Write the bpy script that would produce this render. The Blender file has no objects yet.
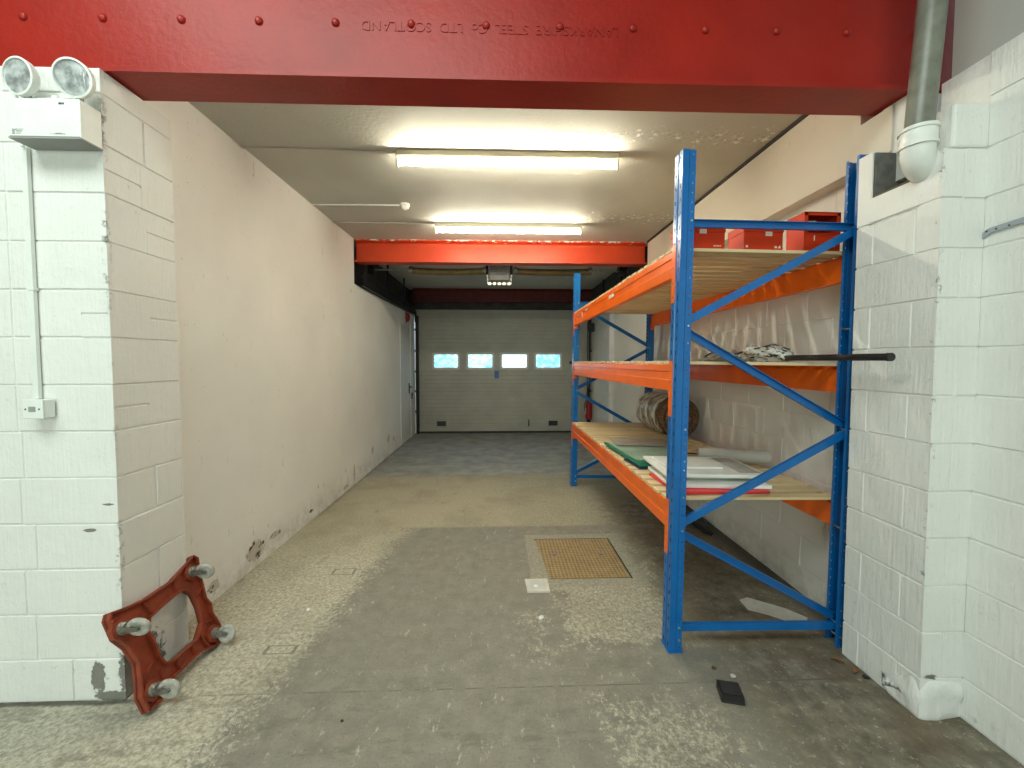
import bpy, bmesh, math, random
from mathutils import Vector, Matrix, noise
random.seed(7)
SC = bpy.context.scene
COL = SC.collection
PI = math.pi

# ------------------------------------------------------------------ camera
cam_d = bpy.data.cameras.new('camera')
cam = bpy.data.objects.new('camera', cam_d)
COL.objects.link(cam)
cam.location = (0, 0, 1.65)
cam.rotation_euler = (math.radians(90 - 2.48), 0, -math.atan(14 / 412))
cam_d.sensor_fit = 'HORIZONTAL'
cam_d.sensor_width = 36
cam_d.lens = 36 * 412 / 1024
cam_d.shift_y = -4.15 / 1024
cam_d.clip_start = 0.05
cam_d.clip_end = 100
SC.camera = cam

# ------------------------------------------------------------------ world, daylight, exposure
SC.view_settings.view_transform = 'Standard'
SC.view_settings.look = 'None'
SC.view_settings.gamma = 1
SC.view_settings.use_curve_mapping = False
SC.view_settings.exposure = 0.24
W = bpy.data.worlds.new('world')
SC.world = W
W.use_nodes = True
wb = W.node_tree.nodes['Background']
wb.inputs[0].default_value = (0.80, 0.95, 1.0, 1)
wb.inputs[1].default_value = 0.95

def area(name, loc, target, sx, sy, power, col):
    d = bpy.data.lights.new(name, 'AREA')
    d.shape = 'RECTANGLE'; d.size = sx; d.size_y = sy; d.energy = power; d.color = col
    o = bpy.data.objects.new(name, d); COL.objects.link(o)
    o.location = loc
    o.rotation_euler = (Vector(target) - Vector(loc)).to_track_quat('-Z', 'Y').to_euler()
    return o
area('rooflight_daylight', (-1.5, -0.4, 4.80), (-1.3, 0.2, 0.0), 3.4, 1.5, 150, (0.88, 1.0, 0.93))
area('front_fill_daylight', (-1.6, -5.85, 2.2), (-0.9, 2.0, 1.5), 4.2, 3.2, 230, (0.86, 1.0, 0.93))  # added frontal fill; no opening is built behind it
area('yard_daylight', (0.0, 11.3, 3.0), (0.0, 9.5, 1.3), 3.6, 1.6, 160, (0.72, 0.88, 1.0))

# ------------------------------------------------------------------ node helpers
class N:
    def __init__(s, mat):
        s.t = mat.node_tree; s.n = s.t.nodes; s.l = s.t.links
    def new(s, k, **kw):
        x = s.n.new(k)
        for a, b in kw.items(): setattr(x, a, b)
        return x
    def put(s, sock, v):
        if isinstance(v, (int, float)): sock.default_value = v
        elif isinstance(v, (tuple, list)):
            sock.default_value = tuple(v) + (1,) if len(v) == 3 and len(sock.default_value) == 4 else tuple(v)
        else: s.l.new(v, sock)
    def m(s, op, a, b=0.0, c=0.0, clamp=False):
        x = s.new('ShaderNodeMath', operation=op, use_clamp=clamp)
        s.put(x.inputs[0], a); s.put(x.inputs[1], b); s.put(x.inputs[2], c)
        return x.outputs[0]
    def pos(s, obj=False):
        if obj: return s.new('ShaderNodeTexCoord').outputs['Object']
        return s.new('ShaderNodeNewGeometry').outputs['Position']
    def xyz(s, v):
        x = s.new('ShaderNodeSeparateXYZ'); s.l.new(v, x.inputs[0]); return x.outputs
    def scale(s, v, k):
        x = s.new('ShaderNodeMapping'); s.l.new(v, x.inputs[0]); x.inputs['Scale'].default_value = k; return x.outputs[0]
    def noise(s, v, sc, det=4, rough=0.55):
        x = s.new('ShaderNodeTexNoise'); s.l.new(v, x.inputs['Vector'])
        x.inputs['Scale'].default_value = sc; x.inputs['Detail'].default_value = det; x.inputs['Roughness'].default_value = rough
        return x.outputs[0]
    def voro(s, v, sc, feat='F1'):
        x = s.new('ShaderNodeTexVoronoi', feature=feat); s.l.new(v, x.inputs['Vector']); x.inputs['Scale'].default_value = sc
        return x.outputs[0]
    def step(s, v, a, b):
        x = s.new('ShaderNodeMapRange'); x.clamp = True
        s.put(x.inputs[0], v); x.inputs[1].default_value = a; x.inputs[2].default_value = b
        return x.outputs[0]
    def mix(s, f, a, b):
        x = s.new('ShaderNodeMix', data_type='RGBA')
        s.put(x.inputs[0], f); s.put(x.inputs[6], a); s.put(x.inputs[7], b)
        return x.outputs[2]
    def bump(s, h, st=0.3, d=0.01, nrm=None):
        x = s.new('ShaderNodeBump'); s.l.new(h, x.inputs['Height'])
        x.inputs['Strength'].default_value = st; x.inputs['Distance'].default_value = d
        if nrm is not None: s.l.new(nrm, x.inputs['Normal'])
        return x.outputs[0]
    def spot(s, v, c, r, soft=0.35):          # 1 inside an ellipsoid, fading at its edge
        a = s.new('ShaderNodeVectorMath', operation='SUBTRACT'); s.l.new(v, a.inputs[0]); a.inputs[1].default_value = c
        b = s.new('ShaderNodeVectorMath', operation='DIVIDE'); s.l.new(a.outputs[0], b.inputs[0]); b.inputs[1].default_value = r
        l = s.new('ShaderNodeVectorMath', operation='LENGTH'); s.l.new(b.outputs[0], l.inputs[0])
        return s.step(l.outputs['Value'], 1.0 + soft, 1.0 - soft)

def mat(name, col=(0.8, 0.8, 0.8), rough=0.6, metal=0.0, vary=0.0, vscale=8, bump=0.0, bscale=60, coat=0.0, spec=0.5):
    m = bpy.data.materials.new(name); m.use_nodes = True
    k = N(m); b = k.n['Principled BSDF']
    b.inputs['Base Color'].default_value = (*col, 1)
    b.inputs['Roughness'].default_value = rough
    b.inputs['Metallic'].default_value = metal
    b.inputs['Specular IOR Level'].default_value = spec
    b.inputs['Coat Weight'].default_value = coat
    v = k.pos(True)
    if vary:
        n = k.step(k.noise(v, vscale, 5), 0.35, 0.7)
        k.l.new(k.mix(n, [c * (1 - vary) for c in col], [min(1, c * (1 + vary * 0.5)) for c in col]), b.inputs['Base Color'])
    if bump:
        k.l.new(k.bump(k.noise(v, bscale, 4), bump, 0.004), b.inputs['Normal'])
    return m

def mesh_noise_union(k, masks):
    r = masks[0]
    for q in masks[1:]: r = k.m('MAXIMUM', r, q)
    return r

# ---- painted blockwork
def block_paint(name, spots=(), corner=None, tone=(0.80, 0.80, 0.765)):
    m = mat(name, tone, 0.55); k = N(m); b = k.n['Principled BSDF']
    v = k.pos()
    x, y, z = k.xyz(v)
    streak = k.noise(k.scale(v, (60, 60, 5)), 1.0, 4)
    fine = k.noise(v, 90, 4); lump = k.noise(v, 14, 4)
    col = k.mix(k.step(k.noise(v, 3.0, 5), 0.3, 0.75), [c * 0.93 for c in tone], tone)
    grime = k.m('MULTIPLY', k.step(k.noise(v, 26, 6, 0.7), 0.60, 0.68), k.step(k.noise(v, 2.2, 2), 0.48, 0.62))
    low = k.step(z, 0.55, 0.0)
    grime = k.m('MULTIPLY', grime, k.m('ADD', 0.22, k.m('MULTIPLY', low, 0.7)), clamp=True)
    col = k.mix(grime, col, (0.30, 0.29, 0.26))
    pits = k.m('MULTIPLY', k.step(k.voro(v, 55), 0.13, 0.06), k.step(k.noise(v, 5, 3), 0.50, 0.62))
    col = k.mix(k.m('MULTIPLY', pits, 0.55), col, (0.25, 0.24, 0.21))
    hgt = k.m('ADD', k.m('MULTIPLY', fine, 0.3), k.m('MULTIPLY', lump, 0.9))
    hgt = k.m('ADD', hgt, k.m('MULTIPLY', streak, 0.8))
    chips = []
    rag = k.noise(v, 22, 6, 0.7)
    for c, r in spots:
        s = k.spot(v, c, r, 0.5)
        chips.append(k.step(k.m('ADD', s, k.m('MULTIPLY', k.m('SUBTRACT', rag, 0.5), 2.2)), 0.50, 0.58))
    if corner is not None:
        d = k.m('MAXIMUM', k.m('ABSOLUTE', k.m('SUBTRACT', x, corner[0])), k.m('ABSOLUTE', k.m('SUBTRACT', y, corner[1])))
        e = k.step(d, 0.028, 0.004)
        e = k.m('MULTIPLY', e, k.step(k.noise(v, 30, 5, 0.7), *((0.53, 0.60) if corner[0] < 0 else (0.60, 0.66))))
        e = k.m('MULTIPLY', e, k.step(k.noise(v, 2.5, 2), 0.45, 0.55))
        chips.append(e)
    if chips:
        c = mesh_noise_union(k, chips)
        col = k.mix(c, col, k.mix(fine, (0.16, 0.155, 0.14), (0.27, 0.26, 0.235)))
        hgt = k.m('SUBTRACT', hgt, k.m('MULTIPLY', c, 1.2))
    k.l.new(col, b.inputs['Base Color'])
    k.l.new(k.bump(hgt, 0.7, 0.007), b.inputs['Normal'])
    return m

# ---- painted render of the long walls
def plaster(name, tone, spots=(), marks=0.95):
    m = mat(name, tone, 0.6); k = N(m); b = k.n['Principled BSDF']
    v = k.pos(); x, y, z = k.xyz(v)
    big = k.noise(v, 1.1, 4)
    col = k.mix(k.step(big, 0.3, 0.7), [c * 0.90 for c in tone], tone)
    sc = k.m('MULTIPLY', k.step(k.noise(k.scale(v, (9, 9, 3)), 1.6, 6, 0.75), 0.64, 0.68), k.step(k.noise(v, 1.3, 2), 0.40, 0.56))
    sc2 = k.m('MULTIPLY', k.step(k.noise(k.scale(v, (6, 18, 60)), 0.7, 5, 0.7), 0.69, 0.72), 0.6)
    sp = k.m('MULTIPLY', k.step(k.voro(v, 26), 0.085, 0.05), k.step(k.noise(v, 2.3, 2), 0.52, 0.6))
    mk = k.m('MULTIPLY', k.m('ADD', k.m('ADD', sc, sc2), sp), marks, clamp=True)
    col = k.mix(mk, col, (0.27, 0.25, 0.20))
    low = k.step(z, 0.30, 0.02)
    dirt = k.m('MULTIPLY', low, k.step(k.noise(v, 7, 6, 0.7), 0.42, 0.66))
    col = k.mix(k.m('MULTIPLY', dirt, 0.55), col, (0.33, 0.29, 0.21))
    h = k.m('ADD', k.m('MULTIPLY', k.noise(v, 55, 4), 0.35), k.noise(v, 9, 3))
    if spots:
        rag = k.noise(v, 24, 6, 0.7)
        ch = mesh_noise_union(k, [k.step(k.m('ADD', k.spot(v, c, r, 0.5), k.m('MULTIPLY', k.m('SUBTRACT', rag, 0.5), 1.6)), 0.62, 0.70) for c, r in spots])
        col = k.mix(ch, col, k.mix(k.step(k.noise(v, 13, 3), 0.40, 0.46), (0.05, 0.045, 0.035), (0.55, 0.51, 0.43)))
        h = k.m('SUBTRACT', h, k.m('MULTIPLY', ch, 1.5))
    k.l.new(col, b.inputs['Base Color'])
    k.l.new(k.bump(h, 0.35, 0.006), b.inputs['Normal'])
    return m

def ceiling_mat():
    m = mat('ceiling_paint', (0.70, 0.685, 0.62), 0.7); k = N(m); b = k.n['Principled BSDF']
    v = k.pos(); x, y, z = k.xyz(v)
    col = k.mix(k.step(k.noise(v, 1.4, 5), 0.3, 0.7), (0.46, 0.45, 0.40), (0.55, 0.54, 0.485))
    # peeling paint: flakes strongest along the plate joints
    joint = k.m('MAXIMUM', k.step(k.m('ABSOLUTE', k.m('SUBTRACT', y, 3.05)), 0.20, 0.02), k.step(k.m('ABSOLUTE', k.m('SUBTRACT', y, 4.75)), 0.35, 0.05))
    joint = k.m('MULTIPLY', joint, k.step(x, -0.2, 0.2))
    thr = k.m('ADD', k.m('MULTIPLY', joint, 0.12), k.m('MULTIPLY', k.step(x, -0.4, 1.6), 0.045))
    fl = k.step(k.m('ADD', k.noise(v, 34, 6, 0.72), thr), 0.70, 0.725)
    fl2 = k.step(k.m('ADD', k.noise(k.scale(v, (1, 1, 1)), 21, 6, 0.75), thr), 0.715, 0.74)
    col = k.mix(k.m('MULTIPLY', fl, 0.7), col, (0.34, 0.32, 0.26))
    col = k.mix(fl2, col, (0.86, 0.85, 0.80))
    k.l.new(col, b.inputs['Base Color'])
    h = k.m('ADD', k.noise(v, 40, 4), k.m('MULTIPLY', fl2, 1.2))
    h = k.m('ADD', h, k.m('MULTIPLY', k.noise(v, 3, 3), 1.5))
    k.l.new(k.bump(h, 0.4, 0.008), b.inputs['Normal'])
    return m

def floor_mat():
    m = mat('floor_concrete', (0.4, 0.37, 0.28), 0.7); k = N(m); b = k.n['Principled BSDF']
    v = k.pos(); x, y, z = k.xyz(v)
    nL = k.noise(v, 2.2, 3); nM = k.noise(v, 9, 5, 0.7); nH = k.noise(v, 42, 5, 0.75); nS = k.noise(v, 120, 3, 0.7)
    # worn buff surface with aggregate
    buff = k.mix(k.step(nH, 0.36, 0.64), (0.25, 0.228, 0.172), (0.56, 0.52, 0.41))
    buff = k.mix(k.m('MULTIPLY', k.step(nS, 0.60, 0.68), 0.55), buff, (0.62, 0.57, 0.43))
    stain = k.step(k.noise(v, 1.6, 6, 0.65), 0.46, 0.68)
    buff = k.mix(k.step(y, 3.2, 4.2), buff, k.mix(nH, (0.20, 0.178, 0.125), (0.50, 0.455, 0.335)))
    buff = k.mix(k.m('MULTIPLY', stain, 0.45), buff, (0.165, 0.152, 0.115))
    scr = k.m('MULTIPLY', k.step(k.noise(k.scale(v, (10, 3, 1)), 1.0, 7, 0.75), 0.60, 0.66), 0.5)
    buff = k.mix(scr, buff, (0.15, 0.135, 0.095))
    # grey floor paint, worn through at the edges
    grey = k.mix(k.step(nM, 0.3, 0.7), (0.170, 0.160, 0.130), (0.250, 0.236, 0.195))
    grey = k.mix(k.m('MULTIPLY', k.step(nS, 0.62, 0.70), 0.35), grey, (0.40, 0.38, 0.30))
    xl = k.m('SUBTRACT', k.m('MULTIPLY', y, 0.13), 1.50)
    dl = k.m('SUBTRACT', x, xl)
    nF = k.noise(v, 30, 7, 0.8); nG = k.noise(k.scale(v, (1.0, 0.6, 1.0)), 55, 5, 0.75)
    cov = k.m('MULTIPLY', k.step(dl, 0.42, -0.22), 0.95)                               # left strip: bare buff
    def patch(x0, x1, y0, y1, c_, s_=0.14):
        a = k.m('MINIMUM', k.m('MINIMUM', k.m('SUBTRACT', x, x0), k.m('SUBTRACT', x1, x)), k.m('MINIMUM', k.m('SUBTRACT', y, y0), k.m('SUBTRACT', y1, y)))
        a = k.m('ADD', a, k.m('MULTIPLY', k.m('SUBTRACT', nM, 0.5), 0.5))
        return k.m('MULTIPLY', k.step(a, -s_, s_), c_)
    for pp_ in ((0.38, 1.25, 2.28, 3.1, 0.66), (0.42, 1.10, 1.35, 2.02, 0.52), (0.02, 0.42, 2.1, 2.75, 0.42), (-0.2, 1.9, 1.0, 1.5, 0.30), (0.9, 2.0, 1.2, 2.0, 0.34), (0.95, 1.5, 2.9, 4.0, 0.55)):
        cov = k.m('MAXIMUM', cov, patch(*pp_))
    cov = k.m('MAXIMUM', cov, k.m('MULTIPLY', k.step(nL, 0.35, 0.75), 0.30))
    cov = k.m('ADD', cov, k.m('MULTIPLY', k.m('SUBTRACT', k.noise(v, 4.5, 4), 0.5), 0.5))
    mixn = k.m('ADD', k.m('MULTIPLY', nF, 0.6), k.m('MULTIPLY', nG, 0.4))
    bare = k.step(k.m('ADD', k.m('MULTIPLY', k.m('SUBTRACT', cov, 0.5), 0.42), k.m('SUBTRACT', 1.0, mixn)), 0.492, 0.508)
    g = k.m('MULTIPLY', k.m('SUBTRACT', 1.0, bare), k.step(y, 4.09, 4.05))
    g = k.m('MULTIPLY', g, 0.97)
    # thin skin of grey left in the bare patches on the right
    buff = k.mix(k.m('MULTIPLY', k.step(x, 0.1, 0.4), k.m('MULTIPLY', k.step(nG, 0.48, 0.54), 0.55)), buff, (0.20, 0.185, 0.14))
    col = k.mix(g, buff, grey)
    dsc = k.m('MULTIPLY', k.step(k.noise(k.scale(v, (3, 9, 1)), 1.0, 7, 0.8), 0.53, 0.60), k.step(y, 2.6, 1.7))
    col = k.mix(k.m('MULTIPLY', dsc, 0.45), col, (0.105, 0.098, 0.075))
    wsc = k.step(k.noise(k.scale(v, (14, 5, 1)), 1.6, 7, 0.8), 0.595, 0.635)
    col = k.mix(k.m('MULTIPLY', wsc, 0.55), col, (0.55, 0.52, 0.43))
    spk = k.step(k.noise(v, 75, 4, 0.8), 0.555, 0.62)
    col = k.mix(k.m('MULTIPLY', spk, 0.45), col, (0.085, 0.08, 0.06))
    # bare brown concrete to the right, under the rack
    rr = k.m('ADD', k.m('SUBTRACT', x, 1.12), k.m('MULTIPLY', k.m('SUBTRACT', nM, 0.5), 1.2))
    conc = k.mix(k.step(nM, 0.32, 0.68), (0.095, 0.080, 0.055), (0.265, 0.235, 0.175))
    conc = k.mix(k.m('MULTIPLY', k.step(nF, 0.57, 0.62), 0.75), conc, (0.46, 0.43, 0.33))
    conc = k.mix(k.m('MULTIPLY', k.step(k.noise(v, 1.9, 4), 0.52, 0.66), 0.6), conc, (0.135, 0.085, 0.045))
    col = k.mix(k.m('MULTIPLY', k.step(rr, 0.0, 0.18), k.step(y, 5.4, 4.6)), col, conc)
    # concrete ring round the access cover
    ax = k.m('ABSOLUTE', k.m('SUBTRACT', x, 0.69)); ay = k.m('ABSOLUTE', k.m('SUBTRACT', y, 3.40))
    ring = k.step(k.m('ADD', k.m('MAXIMUM', ax, k.m('SUBTRACT', ay, 0.02)), k.m('MULTIPLY', nM, 0.06)), 0.475, 0.465)
    col = k.mix(ring, col, k.mix(k.step(nH, 0.4, 0.6), (0.22, 0.215, 0.17), (0.36, 0.335, 0.26)))
    # smooth slab by the shutter
    far = k.step(y, 5.93, 5.98)
    slab = k.mix(k.step(k.noise(v, 3.5, 5, 0.6), 0.35, 0.65), (0.19, 0.19, 0.18), (0.32, 0.315, 0.29))
    col = k.mix(far, col, slab)
    # dark strip at the foot of the right wall, another at the foot of the left wall
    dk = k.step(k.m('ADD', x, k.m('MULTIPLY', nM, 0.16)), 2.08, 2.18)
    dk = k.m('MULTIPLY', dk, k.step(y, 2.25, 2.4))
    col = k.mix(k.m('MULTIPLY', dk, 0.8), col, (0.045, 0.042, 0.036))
    dk2 = k.m('MULTIPLY', k.step(k.m('SUBTRACT', x, k.m('MULTIPLY', nM, 0.14)), -1.95, -2.03), k.step(y, 4.2, 4.8))
    col = k.mix(k.m('MULTIPLY', dk2, 0.7), col, (0.06, 0.055, 0.045))
    pier_shade = k.m('MULTIPLY', k.step(k.m('ABSOLUTE', k.m('SUBTRACT', y, k.m('ADD', 1.975, k.m('MULTIPLY', nM, 0.04)))), 0.022, 0.008), k.step(x, -1.72, -1.80))  # shade line along the left pier foot, painted into the floor colour
    col = k.mix(k.m('MULTIPLY', pier_shade, 0.8), col, (0.05, 0.048, 0.04))
    # expansion joints
    j = k.m('MINIMUM', k.m('ABSOLUTE', k.m('SUBTRACT', y, 2.02)), k.m('ABSOLUTE', k.m('SUBTRACT', y, 5.95)))
    jm = k.m('MULTIPLY', k.step(j, 0.006, 0.003), k.step(nM, 0.45, 0.55))
    col = k.mix(k.m('MULTIPLY', jm, 0.6), col, (0.07, 0.065, 0.05))
    # small cut rectangles in the slab
    for cx_, cy_, hx, hy in ((-1.215, 3.22, 0.085, 0.045), (-1.25, 2.34, 0.085, 0.035)):
        q = k.m('MAXIMUM', k.m('DIVIDE', k.m('ABSOLUTE', k.m('SUBTRACT', x, cx_)), hx), k.m('DIVIDE', k.m('ABSOLUTE', k.m('SUBTRACT', y, cy_)), hy))
        o = k.m('MULTIPLY', k.step(q, 1.08, 1.02), k.step(q, 0.80, 0.86))
        col = k.mix(k.m('MULTIPLY', o, 0.65), col, (0.10, 0.09, 0.065))
    k.l.new(col, b.inputs['Base Color'])
    k.l.new(k.m('SUBTRACT', 0.80, k.m('MULTIPLY', k.m('MAXIMUM', g, far), 0.22)), b.inputs['Roughness'])
    h = k.m('ADD', k.m('MULTIPLY', nH, 0.6), k.m('MULTIPLY', nS, 0.4))
    h = k.m('SUBTRACT', h, k.m('MULTIPLY', k.m('MAXIMUM', g, far), 0.35))
    k.l.new(k.bump(h, 0.45, 0.004), b.inputs['Normal'])
    return m

def wood_mat():
    m = mat('pine_board', (0.6, 0.4, 0.2), 0.6); k = N(m); b = k.n['Principled BSDF']
    v = k.pos(True); x, y, z = k.xyz(v)
    bi = k.m('FLOOR', k.m('DIVIDE', y, 0.127))
    cmb = k.new('ShaderNodeCombineXYZ'); k.l.new(bi, cmb.inputs[1]); k.l.new(k.m('MULTIPLY', bi, 0.37), cmb.inputs[0])
    r = k.new('ShaderNodeTexWhiteNoise'); r.noise_dimensions = '3D'; k.l.new(cmb.outputs[0], r.inputs[0])
    add = k.new('ShaderNodeVectorMath', operation='ADD'); k.l.new(v, add.inputs[0])
    k.l.new(r.outputs['Color'], add.inputs[1])
    g = k.noise(k.scale(add.outputs[0], (1.6, 34, 34)), 1.0, 5, 0.6)
    col = k.mix(k.step(g, 0.3, 0.72), (0.60, 0.44, 0.235), (0.76, 0.60, 0.36))
    col = k.mix(k.m('MULTIPLY', k.step(r.outputs['Value'], 0.55, 1.0), 0.35), col, (0.44, 0.29, 0.14))
    kn = k.step(k.voro(k.scale(add.outputs[0], (3.0, 11, 11)), 1.0), 0.11, 0.06)
    col = k.mix(k.m('MULTIPLY', kn, 0.75), col, (0.20, 0.10, 0.045))
    k.l.new(col, b.inputs['Base Color'])
    k.l.new(k.bump(g, 0.15, 0.003), b.inputs['Normal'])
    return m

def beam_red(name, c1, c2, rough=0.42, coat=0.1):
    m = mat(name, c1, rough, coat=coat, spec=0.35); k = N(m); b = k.n['Principled BSDF']
    v = k.pos()
    col = k.mix(k.step(k.noise(v, 2.0, 5), 0.35, 0.7), c1, c2)
    ch = k.m('MULTIPLY', k.step(k.noise(v, 24, 6, 0.75), 0.665, 0.69), k.step(k.noise(v, 1.7, 2), 0.52, 0.64))
    col = k.mix(k.m('MULTIPLY', ch, 0.75), col, (0.055, 0.012, 0.01))
    k.l.new(col, b.inputs['Base Color'])
    b.inputs['Coat Roughness'].default_value = 0.3
    k.l.new(k.bump(k.m('ADD', k.noise(v, 34, 4), k.m('MULTIPLY', k.noise(v, 6, 3), 1.4)), 0.28, 0.006), b.inputs['Normal'])
    return m

def emit_mat(name, col, s):
    m = bpy.data.materials.new(name); m.use_nodes = True; k = N(m); b = k.n['Principled BSDF']
    b.inputs['Base Color'].default_value = (*col, 1)
    b.inputs['Emission Color'].default_value = (*col, 1); b.inputs['Emission Strength'].default_value = s
    return m

def pane_mat(name, tint, haze, hz):
    m = bpy.data.materials.new(name); m.use_nodes = True; k = N(m)
    k.n.remove(k.n['Principled BSDF'])
    out = k.n['Material Output']
    tr = k.new('ShaderNodeBsdfTransparent'); gl = k.new('ShaderNodeBsdfGlossy'); tl = k.new('ShaderNodeBsdfTranslucent')
    gl.inputs['Roughness'].default_value = 0.08
    v = k.pos(True)
    n = k.noise(k.scale(v, (9, 1, 16)), 1.0, 6, 0.7)
    k.l.new(k.mix(k.step(n, 0.40, 0.62), tint, (0.97, 1, 1)), tr.inputs[0])
    tl.inputs[0].default_value = (*haze, 1)
    a = k.new('ShaderNodeMixShader'); a.inputs[0].default_value = hz
    k.l.new(tr.outputs[0], a.inputs[1]); k.l.new(tl.outputs[0], a.inputs[2])
    c = k.new('ShaderNodeMixShader'); c.inputs[0].default_value = 0.05
    k.l.new(a.outputs[0], c.inputs[1]); k.l.new(gl.outputs[0], c.inputs[2])
    k.l.new(c.outputs[0], out.inputs[0])
    return m

def rust_plate():
    m = mat('rusty_chequer_plate', (0.3, 0.17, 0.07), 0.6, 0.25); k = N(m); b = k.n['Principled BSDF']
    v = k.pos(True); x, y, z = k.xyz(v)
    d = k.m('ADD', x, y); e = k.m('SUBTRACT', x, y)
    s1 = k.m('SINE', k.m('MULTIPLY', d, 105)); s2 = k.m('SINE', k.m('MULTIPLY', e, 105))
    chk = k.step(k.m('MULTIPLY', s1, s2), 0.1, 0.5)
    n = k.noise(v, 12, 5, 0.7)
    col = k.mix(k.step(n, 0.35, 0.7), (0.22, 0.145, 0.062), (0.33, 0.235, 0.115))
    col = k.mix(k.m('MULTIPLY', k.step(k.noise(v, 5, 3), 0.52, 0.7), 0.5), col, (0.17, 0.10, 0.055))
    col = k.mix(k.m('MULTIPLY', chk, 0.45), col, (0.60, 0.48, 0.27))
    k.l.new(col, b.inputs['Base Color'])
    k.l.new(k.bump(chk, 0.9, 0.004), b.inputs['Normal'])
    return m

def stripe_mat(name, ca, cb, sc, axis_scale, lo=0.46, hi=0.52):
    m = mat(name, ca, 0.8); k = N(m); b = k.n['Principled BSDF']
    v = k.pos(True)
    n = k.noise(k.scale(v, axis_scale), sc, 4, 0.6)
    k.l.new(k.mix(k.step(n, lo, hi), ca, cb), b.inputs['Base Color'])
    k.l.new(k.bump(k.noise(v, 60, 4), 0.4, 0.004), b.inputs['Normal'])
    return m

M = {}
M['block_l'] = block_paint('painted_blockwork_left', spots=[((-1.945, 2.0, 0.12), (0.032, 0.05, 0.085)), ((-1.818, 2.10, 0.10), (0.04, 0.13, 0.17)), ((-1.85, 2.0, 0.02), (0.10, 0.05, 0.03)), ((-1.95, 2.0, 0.845), (0.03, 0.02, 0.008)), ((-1.86, 2.0, 0.97), (0.03, 0.02, 0.006))], corner=(-1.818, 2.005))
M['block_r'] = block_paint('painted_blockwork_right', spots=[((1.99, 1.77, 0.20), (0.03, 0.02, 0.012))], corner=(1.94, 1.77))
M['plaster_l'] = plaster('cream_render_left', (0.87, 0.865, 0.825), spots=[((-1.95, 3.33, 0.13), (0.05, 0.14, 0.09)), ((-1.95, 2.85, 0.10), (0.05, 0.07, 0.06)), ((-1.95, 3.62, 0.14), (0.05, 0.10, 0.03)), ((-1.95, 4.3, 0.10), (0.05, 0.05, 0.02)), ((-1.95, 5.55, 0.16), (0.05, 0.05, 0.13)), ((-1.95, 5.25, 0.06), (0.05, 0.10, 0.03)), ((-1.95, 6.35, 0.30), (0.05, 0.06, 0.09)), ((-1.95, 7.25, 0.30), (0.05, 0.12, 0.10)), ((-1.95, 7.6, 0.25), (0.05, 0.1, 0.06)), ((-1.95, 8.9, 0.2), (0.05, 0.1, 0.06))])
M['plaster_r'] = plaster('cream_render_right', (0.79, 0.775, 0.73), marks=0.35)
M['plaster_grey'] = plaster('grey_render', (0.50, 0.50, 0.47), marks=0.5)
M['bulkhead'] = plaster('bulkhead_paint', (0.74, 0.68, 0.57), marks=0.5)
M['ceiling'] = ceiling_mat()
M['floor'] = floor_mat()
M['pine'] = wood_mat()
M['red'] = beam_red('red_gloss_paint', (0.345, 0.014, 0.006), (0.25, 0.009, 0.004), 0.42, 0.04)
M['orange_red'] = beam_red('orange_red_paint', (0.58, 0.058, 0.012), (0.44, 0.036, 0.010), 0.5)
k = N(M['orange_red']); bs = k.n['Principled BSDF']; old = bs.inputs['Base Color'].links[0].from_socket; v_ = k.pos(); z_ = k.xyz(v_)[2]
fk = k.step(k.m('ADD', k.noise(v_, 16, 5, 0.7), k.m('MULTIPLY', k.m('SUBTRACT', z_, 3.29), 6.0)), 0.52, 0.54)
k.l.new(k.mix(fk, old, (0.75, 0.73, 0.66)), bs.inputs['Base Color'])
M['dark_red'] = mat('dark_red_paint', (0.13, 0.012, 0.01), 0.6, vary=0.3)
M['black_steel'] = mat('dark_steel', (0.018, 0.018, 0.02), 0.5, 0.5, vary=0.3)
M['dark_and_shade'] = mat('dark_paint_and_shade', (0.05, 0.048, 0.045), 0.8, vary=0.4)  # near black; on the far upper walls it stands in for lack of light
M['blue'] = mat('blue_enamel', (0.004, 0.125, 0.39), 0.30, vary=0.12, coat=0.15, bump=0.05, spec=0.4)
M['orange'] = mat('orange_enamel', (0.84, 0.135, 0.006), 0.3, vary=0.10, vscale=5, coat=0.12, spec=0.3)
M['steel'] = mat('zinc_steel', (0.62, 0.62, 0.60), 0.35, 0.9, vary=0.2, vscale=30)
M['door'] = mat('shutter_panel', (0.36, 0.355, 0.30), 0.5, vary=0.12, vscale=3, bump=0.15, bscale=90)
M['frame'] = mat('window_frame_paint', (0.55, 0.55, 0.48), 0.5)
M['rubber'] = mat('black_rubber', (0.02, 0.02, 0.02), 0.7)
M['white_plastic'] = mat('white_plastic', (0.78, 0.80, 0.76), 0.4, vary=0.06)
M['grey_plastic'] = mat('grey_plastic', (0.20, 0.205, 0.165), 0.35, vary=0.25, vscale=14)
M['print_grey'] = mat('grey_print', (0.30, 0.31, 0.30), 0.6)
M['print_dark'] = mat('dark_print', (0.05, 0.05, 0.05), 0.6)
M['chrome'] = mat('chrome', (0.85, 0.85, 0.85), 0.12, 1.0)
M['lamp_glass'] = mat('lamp_lens', (0.72, 0.76, 0.76), 0.14, 0.45, vary=0.55, vscale=26, bump=1.0, bscale=34)  # blotchy bright and dark tone stands in for reflections in the lens
M['housing'] = mat('lamp_housing', (0.42, 0.40, 0.30), 0.45)
M['tube'] = emit_mat('lit_tube', (1.0, 0.94, 0.74), 122)
M['pane_a'] = pane_mat('hazy_pane', (0.34, 0.74, 0.80), (0.7, 0.9, 1.0), 0.25)
M['pane_b'] = pane_mat('clear_pane', (0.95, 1.0, 1.0), (0.9, 1, 1), 0.3)
M['rust'] = rust_plate()
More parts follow.
